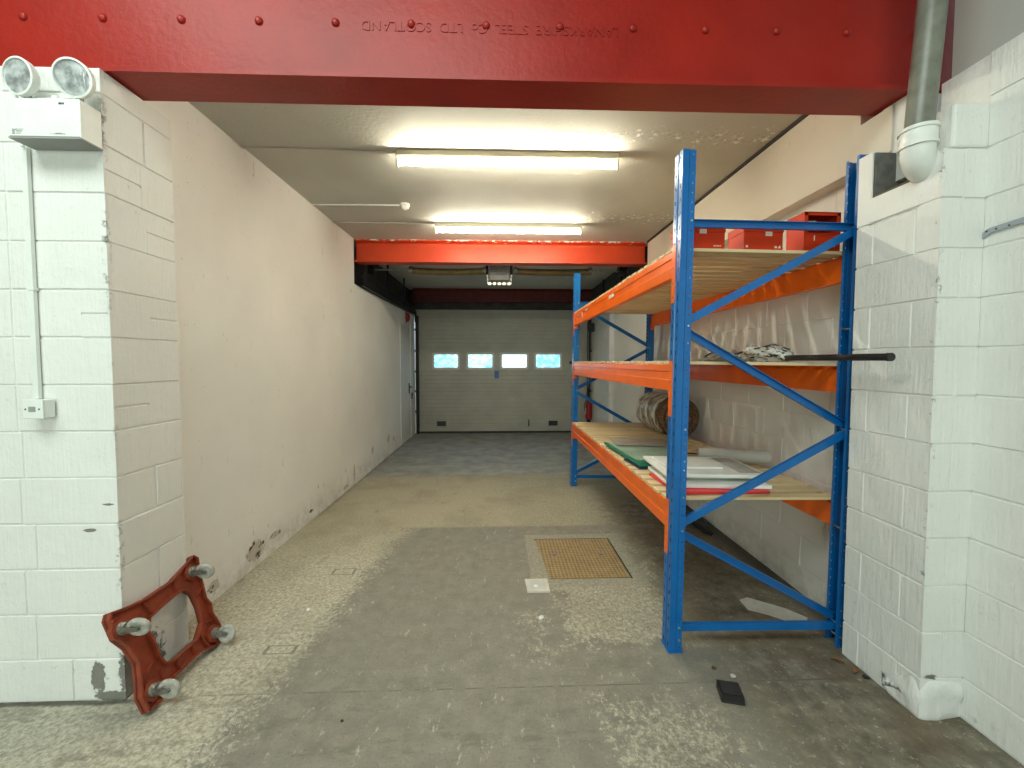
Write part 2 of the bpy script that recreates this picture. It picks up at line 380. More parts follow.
M['dolly'] = mat('terracotta_plastic', (0.24, 0.040, 0.016), 0.40, vary=0.25, vscale=18, bump=0.2, bscale=50)
M['castor_rubber'] = mat('grey_castor_rubber', (0.42, 0.41, 0.36), 0.6, vary=0.3, vscale=40)
M['old_steel'] = mat('dull_steel', (0.30, 0.29, 0.25), 0.5, 0.7, vary=0.4, vscale=40)
M['spring'] = mat('brown_spring_steel', (0.22, 0.15, 0.06), 0.5, 0.5, vary=0.3)
M['carton'] = mat('red_orange_card', (0.56, 0.036, 0.006), 0.55, vary=0.10, vscale=6, spec=0.2)
M['carton_in'] = mat('carton_inside', (0.30, 0.028, 0.01), 0.7)
M['label'] = mat('pale_sticker', (0.75, 0.62, 0.52), 0.5)
M['cloth_grey'] = mat('grey_cloth', (0.42, 0.41, 0.37), 0.9, vary=0.3)
M['cloth_mix'] = stripe_mat('black_and_white_cloth', (0.012, 0.012, 0.012), (0.62, 0.61, 0.56), 1.0, (48, 6, 48), 0.40, 0.46)
M['black'] = mat('black_plastic', (0.014, 0.014, 0.014), 0.45, vary=0.3)
M['board_white'] = mat('white_board', (0.80, 0.80, 0.76), 0.5, vary=0.06)
M['board_cream'] = mat('cream_board', (0.66, 0.66, 0.58), 0.55, vary=0.08)
M['red_sheet'] = mat('red_sheet', (0.66, 0.020, 0.025), 0.4)
M['green'] = mat('green_plastic', (0.015, 0.20, 0.11), 0.35, vary=0.2)
M['pale_green'] = mat('pale_green_sleeve', (0.30, 0.42, 0.33), 0.3, vary=0.2)
M['navy'] = mat('navy_plastic', (0.012, 0.02, 0.06), 0.35)
M['taupe'] = mat('taupe_plastic_sheet', (0.36, 0.30, 0.24), 0.3, vary=0.3)
M['tube_grey'] = mat('pale_card_tube', (0.55, 0.55, 0.50), 0.55, vary=0.08)
M['roll_brown'] = stripe_mat('brown_fibre', (0.06, 0.030, 0.012), (0.17, 0.09, 0.04), 1.0, (60, 60, 60))
M['wrap'] = stripe_mat('crinkled_polythene', (0.16, 0.12, 0.08), (0.62, 0.61, 0.56), 1.0, (6, 14, 6), 0.42, 0.56)
N(M['wrap']).n['Principled BSDF'].inputs['Roughness'].default_value = 0.22
M['paper'] = mat('crumpled_white_sheet', (0.62, 0.60, 0.54), 0.6, vary=0.15)
M['blue_tag'] = mat('blue_tag', (0.02, 0.12, 0.34), 0.5)
M['ext_red'] = mat('extinguisher_red', (0.30, 0.008, 0.010), 0.35, coat=0.3)
M['signal_red'] = mat('alarm_red', (0.28, 0.015, 0.03), 0.5)
M['door_white'] = mat('white_door_paint', (0.70, 0.70, 0.69), 0.5, vary=0.08)
M['copper_cable'] = mat('black_cable', (0.02, 0.02, 0.02), 0.5)

# ------------------------------------------------------------------ mesh helpers
class MB:
    def __init__(s): s.v = []; s.f = []; s.sm = []
    def add(s, vs, fs, smooth=False):
        b = len(s.v); s.v += [tuple(v) for v in vs]
        for f in fs: s.f.append([b + i for i in f]); s.sm.append(smooth)
        return s
    def box(s, x0, x1, y0, y1, z0, z1, bev=0.0, mtx=None):
        xs = sorted((x0, x1)); ys = sorted((y0, y1)); zs = sorted((z0, z1))
        if bev <= 0:
            vs = [(xs[i], ys[j], zs[k]) for i in (0, 1) for j in (0, 1) for k in (0, 1)]
            fs = [(0, 1, 3, 2), (4, 6, 7, 5), (0, 4, 5, 1), (2, 3, 7, 6), (0, 2, 6, 4), (1, 5, 7, 3)]
            if mtx is not None: vs = [mtx @ Vector(v) for v in vs]
            return s.add(vs, fs)
        bm = bmesh.new()
        bmesh.ops.create_cube(bm, size=1)
        for v in bm.verts:
            v.co = Vector(((xs[0] + xs[1]) / 2 + v.co.x * (xs[1] - xs[0]), (ys[0] + ys[1]) / 2 + v.co.y * (ys[1] - ys[0]), (zs[0] + zs[1]) / 2 + v.co.z * (zs[1] - zs[0])))
        bmesh.ops.bevel(bm, geom=bm.edges[:] , offset=bev, segments=2, affect='EDGES', profile=0.5)
        if mtx is not None:
            for v in bm.verts: v.co = mtx @ v.co
        s.frombm(bm); return s
    def frombm(s, bm, smooth=False):
        bm.verts.ensure_lookup_table(); bm.verts.index_update()
        s.add([v.co[:] for v in bm.verts], [[v.index for v in f.verts] for f in bm.faces], smooth); bm.free()
    def bar(s, a, b, w, h, up=(0, 0, 1)):                 # rectangular bar from a to b
        a = Vector(a); b = Vector(b); d = (b - a).normalized(); u = Vector(up)
        sx = d.cross(u).normalized(); sy = sx.cross(d).normalized()
        vs = [p + sx * (i * w / 2) + sy * (j * h / 2) for p in (a, b) for i, j in ((-1, -1), (1, -1), (1, 1), (-1, 1))]
        return s.add(vs, [(3, 2, 1, 0), (4, 5, 6, 7), (0, 1, 5, 4), (1, 2, 6, 5), (2, 3, 7, 6), (3, 0, 4, 7)])
    def channel(s, a, b, w, d, t, out):                   # U channel, web facing `out`
        a = Vector(a); b = Vector(b); ax = (b - a).normalized(); o = Vector(out).normalized(); sd = ax.cross(o).normalized()
        pr = [(-w / 2, 0), (-w / 2, -d), (-w / 2 + t, -d), (-w / 2 + t, -t), (w / 2 - t, -t), (w / 2 - t, -d), (w / 2, -d), (w / 2, 0)]
        n = len(pr); vs = [p + sd * q[0] + o * q[1] for p in (a, b) for q in pr]
        fs = [(i, (i + 1) % n, n + (i + 1) % n, n + i) for i in range(n)]
        fs += [(0, 1, 2, 3), (0, 3, 4, 7), (4, 5, 6, 7)]; fs += [tuple(n + i for i in q[::-1]) for q in ((0, 1, 2, 3), (0, 3, 4, 7), (4, 5, 6, 7))]
        return s.add(vs, fs)
    def tube(s, pts, r, seg=12, caps=True, smooth=True):
        pts = [Vector(p) for p in pts]; n = len(pts); rs = r if isinstance(r, (list, tuple)) else [r] * n
        d0 = (pts[1] - pts[0]).normalized(); ref = Vector((0, 0, 1)) if abs(d0.z) < 0.9 else Vector((1, 0, 0))
        sx = d0.cross(ref).normalized(); vs = []; 
        for i, p in enumerate(pts):
            d = (pts[min(i + 1, n - 1)] - pts[max(i - 1, 0)]).normalized()
            sx = (sx - d * sx.dot(d)).normalized(); sy = d.cross(sx)
            vs += [p + sx * (math.cos(2 * PI * k / seg) * rs[i]) + sy * (math.sin(2 * PI * k / seg) * rs[i]) for k in range(seg)]
        fs = [(i * seg + k, i * seg + (k + 1) % seg, (i + 1) * seg + (k + 1) % seg, (i + 1) * seg + k) for i in range(n - 1) for k in range(seg)]
        s.add(vs, fs, smooth)
        if caps:
            s.add(vs[:seg], [tuple(range(seg))[::-1]]); s.add(vs[-seg:], [tuple(range(seg))])
        return s
    def lathe(s, c, axis, prof, seg=24, smooth=True):     # prof: (distance along axis, radius)
        c = Vector(c); a = Vector(axis).normalized(); ref = Vector((0, 0, 1)) if abs(a.z) < 0.9 else Vector((1, 0, 0))
        sx = a.cross(ref).normalized(); sy = a.cross(sx); n = len(prof); vs = []
        for t, r in prof: vs += [c + a * t + sx * (math.cos(2 * PI * k / seg) * max(r, 1e-4)) + sy * (math.sin(2 * PI * k / seg) * max(r, 1e-4)) for k in range(seg)]
        for i in range(n - 1):
            q = [vs[i * seg + k] for k in range(seg)] + [vs[(i + 1) * seg + k] for k in range(seg)]
            s.add(q, [(k, (k + 1) % seg, seg + (k + 1) % seg, seg + k) for k in range(seg)], smooth)
        s.add(vs[:seg], [tuple(range(seg))[::-1]]); s.add(vs[-seg:], [tuple(range(seg))])
        return s
    def prism(s, poly, ex, holes=()):                     # poly of 3D points, extruded by vector ex
        bm = bmesh.new(); e = Vector(ex)
        loops = []
        for lp in [poly] + list(holes):
            vs = [bm.verts.new(Vector(p)) for p in lp]
            loops.append([bm.edges.new((vs[i], vs[(i + 1) % len(vs)])) for i in range(len(vs))])
        ed = [x for l in loops for x in l]
        r = bmesh.ops.triangle_fill(bm, use_beauty=True, use_dissolve=False, edges=ed)
        fs = bm.faces[:]
        q = bmesh.ops.extrude_face_region(bm, geom=fs)
        for g in q['geom']:
            if isinstance(g, bmesh.types.BMVert): g.co += e
        bmesh.ops.recalc_face_normals(bm, faces=bm.faces[:])
        s.frombm(bm); return s
    def build(s, name, material, parent=None, loc=(0, 0, 0), recalc=False):
        me = bpy.data.meshes.new(name)
        me.from_pydata(s.v, [], s.f); me.update()
        me.polygons.foreach_set('use_smooth', s.sm)
        me.materials.append(material)
        if recalc or True:
            bm = bmesh.new(); bm.from_mesh(me); bmesh.ops.recalc_face_normals(bm, faces=bm.faces[:]); bm.to_mesh(me); bm.free()
        o = bpy.data.objects.new(name, me); COL.objects.link(o); o.location = loc
        if parent is not None: o.parent = parent
        return o

def thing(name, label, cat, loc=(0, 0, 0), rz=0.0, group=None):
    o = bpy.data.objects.new(name, None); COL.objects.link(o)
    o.empty_display_size = 0.1; o.location = loc; o.rotation_euler = (0, 0, rz)
    o['label'] = label; o['category'] = cat
    if group: o['group'] = group
    return o
def tag(o, label, cat, group=None):
    o['label'] = label; o['category'] = cat
    if group: o['group'] = group
    return o
def struct(o): o['kind'] = 'structure'; return o
def dup(root, loc, label, group=None):
    r = root.copy(); COL.objects.link(r); r.location = loc; r['label'] = label
    if group: r['group'] = group
    for ch in list(root.children):
        c = ch.copy(); COL.objects.link(c); c.parent = r
        for g in list(ch.children):
            d = g.copy(); COL.objects.link(d); d.parent = c
    return r
def text_mesh(txt, size, extrude, material, parent, mtx, name, space=1.0):
    c = bpy.data.curves.new('t', 'FONT'); c.body = txt; c.size = size; c.extrude = extrude
    c.align_x = 'CENTER'; c.align_y = 'CENTER'; c.space_character = space
    t = bpy.data.objects.new('t', c); COL.objects.link(t)
    bpy.context.view_layer.update()
    me = bpy.data.meshes.new_from_object(t.evaluated_get(bpy.context.evaluated_depsgraph_get()))
    bpy.data.objects.remove(t); bpy.data.curves.remove(c)
    me.transform(mtx); me.materials.clear(); me.materials.append(material)
    o = bpy.data.objects.new(name, me); COL.objects.link(o); o.parent = parent
    return o

# ------------------------------------------------------------------ shell
CH = 0.2185                                               # block course height
CL = [0.0] + [0.211 + 0.2218 * i for i in range(13)]; CL[-1] = 2.88; CL.append(2.995)
CR = [0.0] + [0.194 + 0.2173 * i for i in range(14)]
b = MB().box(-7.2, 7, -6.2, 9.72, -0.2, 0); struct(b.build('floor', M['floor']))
# ground outside the shutter
b = MB().box(-9, 9, 9.72, 24, -0.25, -0.05)
struct(b.build('floor_yard', mat('yard_concrete', (0.35, 0.35, 0.33), 0.8, vary=0.2)))
b = MB().box(-2.4, 2.6, 2.15, 9.75, 3.30, 3.6); struct(b.build('ceiling', M['ceiling']))

HG = mat('hall_paint', (0.62, 0.63, 0.60), 0.7, vary=0.1)
struct(MB().box(-7.2, -7.0, -6.2, 2.4, 0, 4.95).build('wall_hall_left', HG))
struct(MB().box(-7.2, 2.5, -6.2, -6.0, 0, 4.95).build('wall_hall_back', HG))
struct(MB().box(-7.2, 2.6, -6.2, 2.42, 4.95, 5.15).build('ceiling_hall', mat('hall_ceiling', (0.20, 0.20, 0.20), 0.8)))
b = MB(); b.box(-7.0, 2.6, 2.30, 2.44, 3.60, 4.95); b.box(-7.0, -2.4, 2.30, 2.41, 2.995, 3.60)
struct(b.build('wall_front_upper', HG))

def slab(mb, p0, p1, z0, z1, th):                        # vertical wall slab from p0 to p1 (xy), thickness th on the side given by sign
    d = (Vector(p1) - Vector(p0)); n = Vector((d.y, -d.x)).normalized() * th
    q = [Vector(p0), Vector(p1), Vector(p1) + n, Vector(p0) + n]
    vs = [(a.x, a.y, z) for z in (z0, z1) for a in q]
    mb.add(vs, [(0, 1, 2, 3), (4, 5, 6, 7), (0, 1, 5, 4), (1, 2, 6, 5), (2, 3, 7, 6), (3, 0, 4, 7)])
# left long wall
b = MB(); slab(b, (-1.968, 2.41), (-1.93, 5.66), 0, 3.3, -0.28); slab(b, (-1.93, 5.66), (-1.91, 9.6), 0, 2.70, -0.28)
struct(b.build('wall_left', M['plaster_l']))
b = MB().box(-2.35, -2.02, 5.66, 9.7, 2.70, 3.3); struct(b.build('wall_left_upper', M['dark_and_shade']))  # dark colour stands in for the unlit recess above the track
# right long wall: blockwork with thin paint, bulkhead above
b = MB(); slab(b, (2.159, 2.2), (2.184, 5.66), 0, 3.3, 0.3); slab(b, (2.18, 5.66), (2.17, 9.7), 0, 3.3, 0.3)
ud = Vector((0.025, 3.46, 0)).normalized(); rows = []
for i in range(13):
    x = 0.18 if i % 2 else 0.40; j = [0.0]
    while x < 3.3: j.append(x); x += 0.44
    rows.append((0.194 + 0.2173 * (i - 1) if i else 0.0, 0.194 + 0.2173 * i, j + [3.46]))
WALL_ROWS = (rows, ud); b_right = b
b = MB(); b.box(2.05, 2.17, 2.13, 2.32, 2.75, 2.985); b.box(2.05, 2.17, 2.32, 5.64, 2.75, 3.3)
struct(b.build('wall_right_bulkhead', M['bulkhead']))
struct(MB().box(2.135, 2.20, 5.70, 9.56, 2.74, 3.3).build('wall_right_far_shade_slab', M['dark_and_shade']))  # dark slab painting in the shaded top of the far right wall
b = MB().box(2.035, 2.05, 2.32, 5.64, 3.275, 3.3); struct(b.build('trim_1', M['dark_and_shade']))
# far end: pilaster, lintel and cheeks of the shutter opening
b = MB().box(2.09, 2.18, 7.70, 8.42, 0, 3.0, 0.006); struct(b.build('wall_right_pilaster', M['door_white']))
b = MB().box(-2.3, 2.6, 9.56, 9.75, 2.84, 3.3); b.box(-2.4, -1.93, 9.58, 9.75, 0, 2.84); b.box(2.18, 2.6, 9.58, 9.75, 0, 2.84)
struct(b.build('wall_back', M['dark_and_shade']))

def blocks(mb, org, u, n, rows, c=0.008):                 # bevelled blocks on a core; rows = (z0, z1, [u joints])
    org = Vector(org); u = Vector(u); n = Vector(n)
    for z0, z1, js in rows:
        for a, bb in zip(js[:-1], js[1:]):
            g = 0.002; ja = random.uniform(-0.0012, 0.0012); cz = c * random.uniform(0.7, 1.2)
            e0 = 0.0 if a == js[0] else g; e1 = 0.0 if bb == js[-1] else g
            def P(uu, zz, dd): return org + u * uu + Vector((0, 0, zz)) + n * (dd)
            A = [P(a + e0, z0 + g, -c), P(bb - e1, z0 + g, -c), P(bb - e1, z1 - g, -c), P(a + e0, z1 - g, -c)]
            ca = 0.0 if a == js[0] else 0.004; cb = 0.0 if bb == js[-1] else 0.004
            B = [P(a + e0 + ca, z0 + cz, ja), P(bb - e1 - cb, z0 + cz, ja), P(bb - e1 - cb, z1 - cz * 0.7, ja), P(a + e0 + ca, z1 - cz * 0.7, ja)]
            mb.add(A + B, [(4, 5, 6, 7), (0, 1, 5, 4), (1, 2, 6, 5), (2, 3, 7, 6), (3, 0, 4, 7)])

blocks(b_right, (2.155, 2.2, 0), WALL_ROWS[1], (-1, 0, 0), WALL_ROWS[0], 0.004)
struct(b_right.build('wall_right', M['plaster_r']))
# left pier: front face y 2.005, side face x -1.835
b = MB(); b.box(-7, -1.824, 2.011, 2.411, 0, 2.995)
rows = []
for i in range(14):
    z0 = CL[i]; z1 = CL[i + 1]
    j = [0.0]; x = {3: 0.38, 1: 0.40, 12: 0.36, 0: 0.24, 5: 0.42}.get(i, 0.44)
    while x < 5.1: j.append(x); x += 0.44 if x > 0.8 else 0.88
    if i == 8: rows += [(z0, (z0 + z1) / 2, [0, -0.13]), ((z0 + z1) / 2, z1, [0, -0.13])]; j[0] = 0.13
    rows.append((z0, z1, [-q for q in j]))
# u runs to -x so joints are given positive here
rows = [(a, c_, sorted([-q for q in js])) for a, c_, js in rows]
blocks(b, (-1.818, 2.005, 0), (-1, 0, 0), (0, -1, 0), rows)
rows = []
for i in range(14):
    z0, z1 = CL[i], CL[i + 1]; zm = (z0 + z1) / 2
    if i in (8, 10): rows += [(z0, z1, [0, 0.225]), (z0, zm, [0.225, 0.41]), (zm, z1, [0.225, 0.41])]
    elif i in (6, 11): rows += [(z0, zm, [0, 0.20]), (zm, z1, [0, 0.20]), (z0, z1, [0.20, 0.41])]
    else: rows.append((z0, z1, [0, 0.225, 0.41] if i % 2 == 0 else [0, 0.41]))
blocks(b, (-1.818, 2.005, 0), (0, 1, 0), (1, 0, 0), rows)
# split courses seen on the pier
struct(b.build('wall_left_pier', M['block_l']))

# right pier: front face y 1.77, side face x 1.94, a hole near its top where the pipe goes in
PY = 2.195
b = MB(); b.box(1.946, 2.30, 1.776, PY, 0, CR[11]); b.box(1.946, 2.30, 1.776, 1.875, CR[11], CR[12] - 0.002); b.box(1.946, 2.30, 2.12, PY, CR[11], 2.735); b.box(1.946, 2.30, 1.87, 2.13, CR[11] - 0.01, 2.50)
b.box(2.26, 2.30, 1.875, 2.10, CR[11], 2.78)
rows = [(CR[i], CR[i + 1], [0, 0.11, 0.325, PY - 1.77] if i % 2 == 0 else [0, PY - 1.77]) for i in range(11)]
blocks(b, (1.94, 1.77, 0), (0, 1, 0), (-1, 0, 0), rows)
rows = [(CR[i], CR[i + 1], [0, 0.10, 0.20] if i % 2 == 1 else [0, 0.20]) for i in range(12)]
blocks(b, (1.94, 1.77, 0), (1, 0, 0), (0, -1, 0), rows)
blocks(b, (1.94, 1.77, 0), (0, 1, 0), (-1, 0, 0), [(CR[11], CR[12], [0, 0.105]), (CR[11], 2.502, [0.105, 0.345]), (CR[11], 2.74, [0.345, PY - 1.77])])
b.box(1.985, 2.16, 1.772, 1.90, CR[12] + 0.003, CR[12] + 0.195, 0.012)
b.box(2.06, 2.30, 2.05, PY, CR[12], 2.995)
struct(b.build('wall_right_pier', M['block_r']))
struct(MB().box(1.948, 2.255, 1.872, 2.118, 2.498, 2.512).build('wall_right_pier_bed', mat('raw_mortar', (0.13, 0.115, 0.06), 0.9, vary=0.3, vscale=20, bump=0.6)))
struct(MB().box(1.952, 2.255, 2.108, 2.121, 2.512, 2.73).build('wall_right_pier_shade_liner', mat('shade_liner', (0.17, 0.172, 0.16), 0.9, vary=0.3, vscale=20, bump=0.6)))  # dark liner added so the inside of the hole looks shaded
bm = bmesh.new(); bmesh.ops.create_cube(bm, size=1); bmesh.ops.subdivide_edges(bm, edges=bm.edges[:], cuts=9, use_grid_fill=True)
for v in bm.verts:
    c0 = v.co * 2; r_ = max(1.0, (abs(c0.x) ** 6 + abs(c0.y) ** 6 + abs(c0.z) ** 6) ** (1 / 6)); c0 = c0 / r_
    p = Vector((2.04 + c0.x * 0.112, 1.86 + c0.y * 0.105, 0.09 + c0.z * 0.10))
    if c0.x < -0.5: p.z -= max(0, (p.y - 1.80)) * 0.6 * (1 if c0.z > 0 else 0)
    p += Vector((noise.noise(p * 14), noise.noise(p * 14 + Vector((9, 0, 0))), noise.noise(p * 11 + Vector((0, 9, 0))))) * 0.014
    v.co = p
b = MB(); b.frombm(bm, True)
struct(b.build('trim_2', M['block_r']))

# right front wall with block courses, grey render above
b = MB(); b.box(2.146, 2.45, -6, 1.78, 0, 2.995)
rows = []
for i in range(14):
    x = 0.02; j = [0.0]; x = 0.30 if i % 2 else 0.52
    while x < 7.7: j.append(x); x += 0.44
    j.append(7.77); rows.append((CR[i], min(CR[i + 1], 2.995), j))
blocks(b, (2.14, 1.77, 0), (0, -1, 0), (-1, 0, 0), rows)
struct(b.build('wall_right_front', M['block_r']))
b = MB().box(2.20, 2.5, -6, 1.985, 2.995, 4.95); struct(b.build('wall_right_upper', M['plaster_grey']))
struct(MB().box(2.15, 2.3, 1.775, 1.985, 2.60, 2.995, 0.004).build('wall_right_shoulder', M['block_r']))

# ------------------------------------------------------------------ steel beams
def i_beam(mb, y0, y1, x0, x1, z0, hgt, tf=0.03, tw=0.03, root=0.03):
    yc = 0.0; a = tw / 2
    pr = [(y0, z0), (y1, z0), (y1, z0 + tf), (yc + a + root, z0 + tf + 0.008), (yc + a, z0 + tf + root), (yc + a, z0 + hgt - tf - root), (yc + a + root, z0 + hgt - tf - .008), (y1, z0 + hgt - tf), (y1, z0 + hgt),
          (y0, z0 + hgt), (y0, z0 + hgt - tf), (yc - a - root, z0 + hgt - tf - .008), (yc - a, z0 + hgt - tf - root), (yc - a, z0 + tf + root), (yc - a - root, z0 + tf + 0.008), (y0, z0 + tf)]
    mb.prism([(x0, p[0], p[1]) for p in pr], (x1 - x0, 0, 0))
beam = thing('steel_beam', 'big glossy red steel beam spanning the opening at the top, with rivets and raised letters', 'beam', (0.1, 2.15, 3.0))
b = MB(); i_beam(b, -0.115, 0.105, -4.6, 2.33, 0.0, 0.72, 0.02, 0.03, 0.025)
b.build('beam_section', M['red'], beam)
for i in range(14):
    x = -2.28 + 0.3705 * i - 0.1; zz = 0.311 + 0.0028 * i
    rb = MB(); rb.lathe((0, -0.012, 0), (0, -1, 0), [(0, 0.020), (0.006, 0.020), (0.013, 0.016), (0.018, 0.008), (0.0185, 0.0)], 14)
    rb.build('rivet', M['red'], beam, (x, 0, zz))
mt = Matrix.Translation((-0.13, -0.0165, 0.315)) @ Matrix.Rotation(PI, 4, 'Y') @ Matrix.Rotation(PI / 2, 4, 'X')
text_mesh('LANARKSHIRE  STEEL  Co  LTD  SCOTLAND', 0.066, 0.0022, M['red'], beam, mt, 'raised_lettering', 1.0)

b2 = thing('steel_beam', 'orange-red steel beam crossing the corridor ceiling behind the second strip light', 'beam', (0.05, 5.76, 3.0))
b = MB(); i_beam(b, -0.09, 0.09, -1.975, 2.0, 0.0, 0.299, 0.018, 0.02, 0.02)
b.build('beam_section', M['orange_red'], b2)
b3 = MB(); i_beam(b3, -0.07, 0.07, -1.95, 2.1, 0.0, 0.298, 0.02, 0.02, 0.02)
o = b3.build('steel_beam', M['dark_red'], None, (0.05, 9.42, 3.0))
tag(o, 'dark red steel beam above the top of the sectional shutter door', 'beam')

# ------------------------------------------------------------------ sectional shutter door
door = struct(thing('door_1', '', ''));
for kx in ('label', 'category'): del door[kx]
door['kind'] = 'structure'
X0, X1, YD = -1.895, 2.165, 9.55
seams = [0.043, 0.511, 0.977, 1.43, 1.904, 2.388, 2.85]
def ribbed(mb, z0, z1, n=4):
    pts = [(0.045, z0 - 0.002), (0.004, z0 - 0.002), (0.0, z0 + 0.003)]
    h = (z1 - z0)
    for i in range(1, n):
        zc = z0 + h * i / n
        pts += [(0.0, zc - 0.007), (0.005, zc), (0.0, zc + 0.007)]
    pts += [(0.0, z1 - 0.006), (0.006, z1 - 0.002), (0.045, z1 - 0.002)]
    mb.prism([(X0, YD + p[0], p[1]) for p in pts], (X1 - X0, 0, 0))
wins = [(-1.516, -0.877), (-0.735, -0.085), (0.047, 0.712), (0.835, 1.489)]
for i in range(6):
    z0, z1 = seams[i], seams[i + 1]; mb = MB()
    if i != 3: ribbed(mb, z0, z1, 5)
    else:
        mb.box(X0, X1, YD, YD + 0.04, z0 - 0.002, 1.50); mb.box(X0, X1, YD, YD + 0.04, 1.845, z1 - 0.002)
        xs = [X0] + [q for w in wins for q in (w[0] + 0.02, w[1] - 0.02)] + [X1]
        for a, c_ in zip(xs[0::2], xs[1::2]): mb.box(a, c_, YD, YD + 0.04, 1.50, 1.845)
    mb.build('door_panel', M['door'], door)
for i, (a, c_) in enumerate(wins):
    def rr(x0, x1, z0, z1, r, y):
        p = []
        for cx_, cz_, a0 in ((x1 - r, z0 + r, -90), (x1 - r, z1 - r, 0), (x0 + r, z1 - r, 90), (x0 + r, z0 + r, 180)):
            for q in range(4): t = math.radians(a0 + q * 30); p.append((cx_ + r * math.cos(t), y, cz_ + r * math.sin(t)))
        return p
    fr = MB().prism(rr(a, c_, 1.475, 1.87, 0.03, YD - 0.014), (0, 0.03, 0), [rr(a + 0.045, c_ - 0.045, 1.52, 1.825, 0.03, YD - 0.014)])
    f = fr.build('window_frame', M['frame'], door)
    MB().box(a + 0.03, c_ - 0.03, YD + 0.012, YD + 0.018, 1.505, 1.84).build('pane', M['pane_b' if i == 2 else 'pane_a'], door)
MB().box(X0, X1, YD - 0.006, YD + 0.045, 0.0, 0.042, 0.004).build('bottom_seal', M['rubber'], door)
for x in (-1.31, 1.285):
    v = MB(); v.box(x - 0.105, x + 0.105, YD - 0.014, YD, 0.165, 0.28, 0.004)
    for q in range(4): v.box(x - 0.09, x + 0.09, YD - 0.02, YD - 0.013, 0.178 + q * 0.025, 0.188 + q * 0.025)
    v.build('vent', M['black'], door)
MB().box(0.70, 0.73, YD - 0.015, YD + 0.001, 0.15, 0.31, 0.005).build('hand_hole', M['black'], door)
MB().box(-0.085, 0.02, YD - 0.008, YD + 0.001, 1.27, 1.45, 0.004).build('tag', M['blue_tag'], door)
MB().box(1.66, 1.73, YD - 0.02, YD + 0.001, 1.60, 1.67, 0.01).build('lock', M['black'], door)
for z in seams[1:-1]:
    for x in (X0 + 0.03, -0.62, 0.75, X1 - 0.03):
        e = abs(x) > 1.5
        h = MB(); h.box(x - 0.025, x + 0.025, YD - 0.018, YD + 0.001, z - 0.035, z + 0.035, 0.004)
        if e: h.tube([(x - (0.06 if x < 0 else -0.06), YD - 0.02, z), (x, YD - 0.02, z)], 0.022, 10)
        h.build('hinge', M['black'] if e else M['door'], door)
# guide tracks and curved rails
def track(x, s, name, label):
    t = thing(name, label, 'door track', (x, 7.6, 0))
    a = MB(); a.box(-0.03 * s, 0.03 * s, 1.86, 1.93, 0.0, 2.70); a.build('vertical_rail', M['black_steel'], t)
    pts = [(0, 1.86, 2.55), (0, 1.84, 2.66), (0, 1.78, 2.74), (0, 1.68, 2.79), (0, 1.5, 2.80), (0, -1.80, 2.80)]
    r = MB()
    for p, q in zip(pts[:-1], pts[1:]): r.channel(p, q, 0.07, 0.04, 0.006, (s, 0, 0))
    r.build('horizontal_rail', M['black_steel'], t)
    h = MB(); h.box(-0.01, 0.0, -1.80, 1.8, 2.70, 2.755); h.box(-0.05, 0.0, -1.8, 1.8, 2.70, 2.71); h.box(-0.012, 0.0, -1.80, 1.6, 2.85, 2.90)
    for y in (-1.75, -0.6, 0.6): h.box(-0.012, 0.012, y, y + 0.05, 2.72, 3.29)
    h.build('hanger', M['black_steel'], t)
    for y in (-1.2, 0.2):
        MB().tube([(-0.03, y, 2.80), (0.03, y, 2.80)], 0.024, 12).build('roller', M['black'], t)
    return t
track(-1.84, 1, 'door_track', 'black guide track of the shutter high along the left wall')
track(2.10, -1, 'door_track', 'black guide track of the shutter high along the right wall')

# spring shaft
ss = thing('door_spring_shaft', 'brown torsion springs on a shaft below the far ceiling, behind the orange-red beam', 'door spring', (0, 6.2, 3.01))
MB().tube([(-1.95, 0, 0), (1.95, 0, 0)], 0.013, 10).build('shaft', M['old_steel'], ss)
for a, c_ in ((-1.28, -0.20), (0.26, 1.38)):
    sp = MB(); n = 60
    pts = []; rs = []
    for i in range(n * 2 + 1):
        t = i / (n * 2); x = a + (c_ - a) * t
        pts.append((x, 0, -0.012 - 0.014 * math.sin(PI * t))); rs.append(0.052 if i % 2 else 0.045)
    sp.tube(pts, rs, 16)
    sp.build('torsion_spring', M['spring'], ss)
    for e in (a, c_): MB().lathe((e - 0.025, 0, 0), (1, 0, 0), [(0, 0.035), (0.0, 0.055), (0.05, 0.055), (0.05, 0.03)], 18).build('spring_cone', M['old_steel'], ss)
for x in (-1.86, 1.86): MB().lathe((x - 0.05, 0, 0), (1, 0, 0), [(0, 0.03), (0, 0.085), (0.015, 0.085), (0.02, 0.065), (0.08, 0.06), (0.085, 0.085), (0.1, 0.085), (0.1, 0.03)], 20).build('cable_drum', M['black_steel'], ss)
pl = MB(); pl.box(-0.125, 0.17, 0.04, 0.05, -0.13, 0.29); pl.build('mounting_plate', mat('galvanised_plate', (0.36, 0.36, 0.35), 0.6, 0.2, vary=0.2, vscale=12), ss)
for x in (-0.16, 0.20):
    q = MB(); q.box(x - 0.02, x + 0.02, -0.03, 0.05, -0.06, 0.29); q.build('bearing_bracket', M['black_steel'], ss)
st = MB()
for i in range(5): st.box(-0.145 + 0.072 * i, -0.10 + 0.072 * i, 0.0, 0.012, -0.215, -0.17, 0.008)
st.box(-0.15, 0.195, 0.004, 0.010, -0.196, -0.189)
for s in (-1, 1):
    for i in range(2): st.box(0.022 + s * (0.172 + 0.008 * i) - 0.012, 0.022 + s * (0.172 + 0.008 * i) + 0.012, 0.0, 0.012, -0.15 + 0.05 * i, -0.11 + 0.05 * i, 0.006)
    st.box(0.022 + s * 0.176 - 0.003, 0.022 + s * 0.176 + 0.003, 0.004, 0.010, -0.196, -0.03)
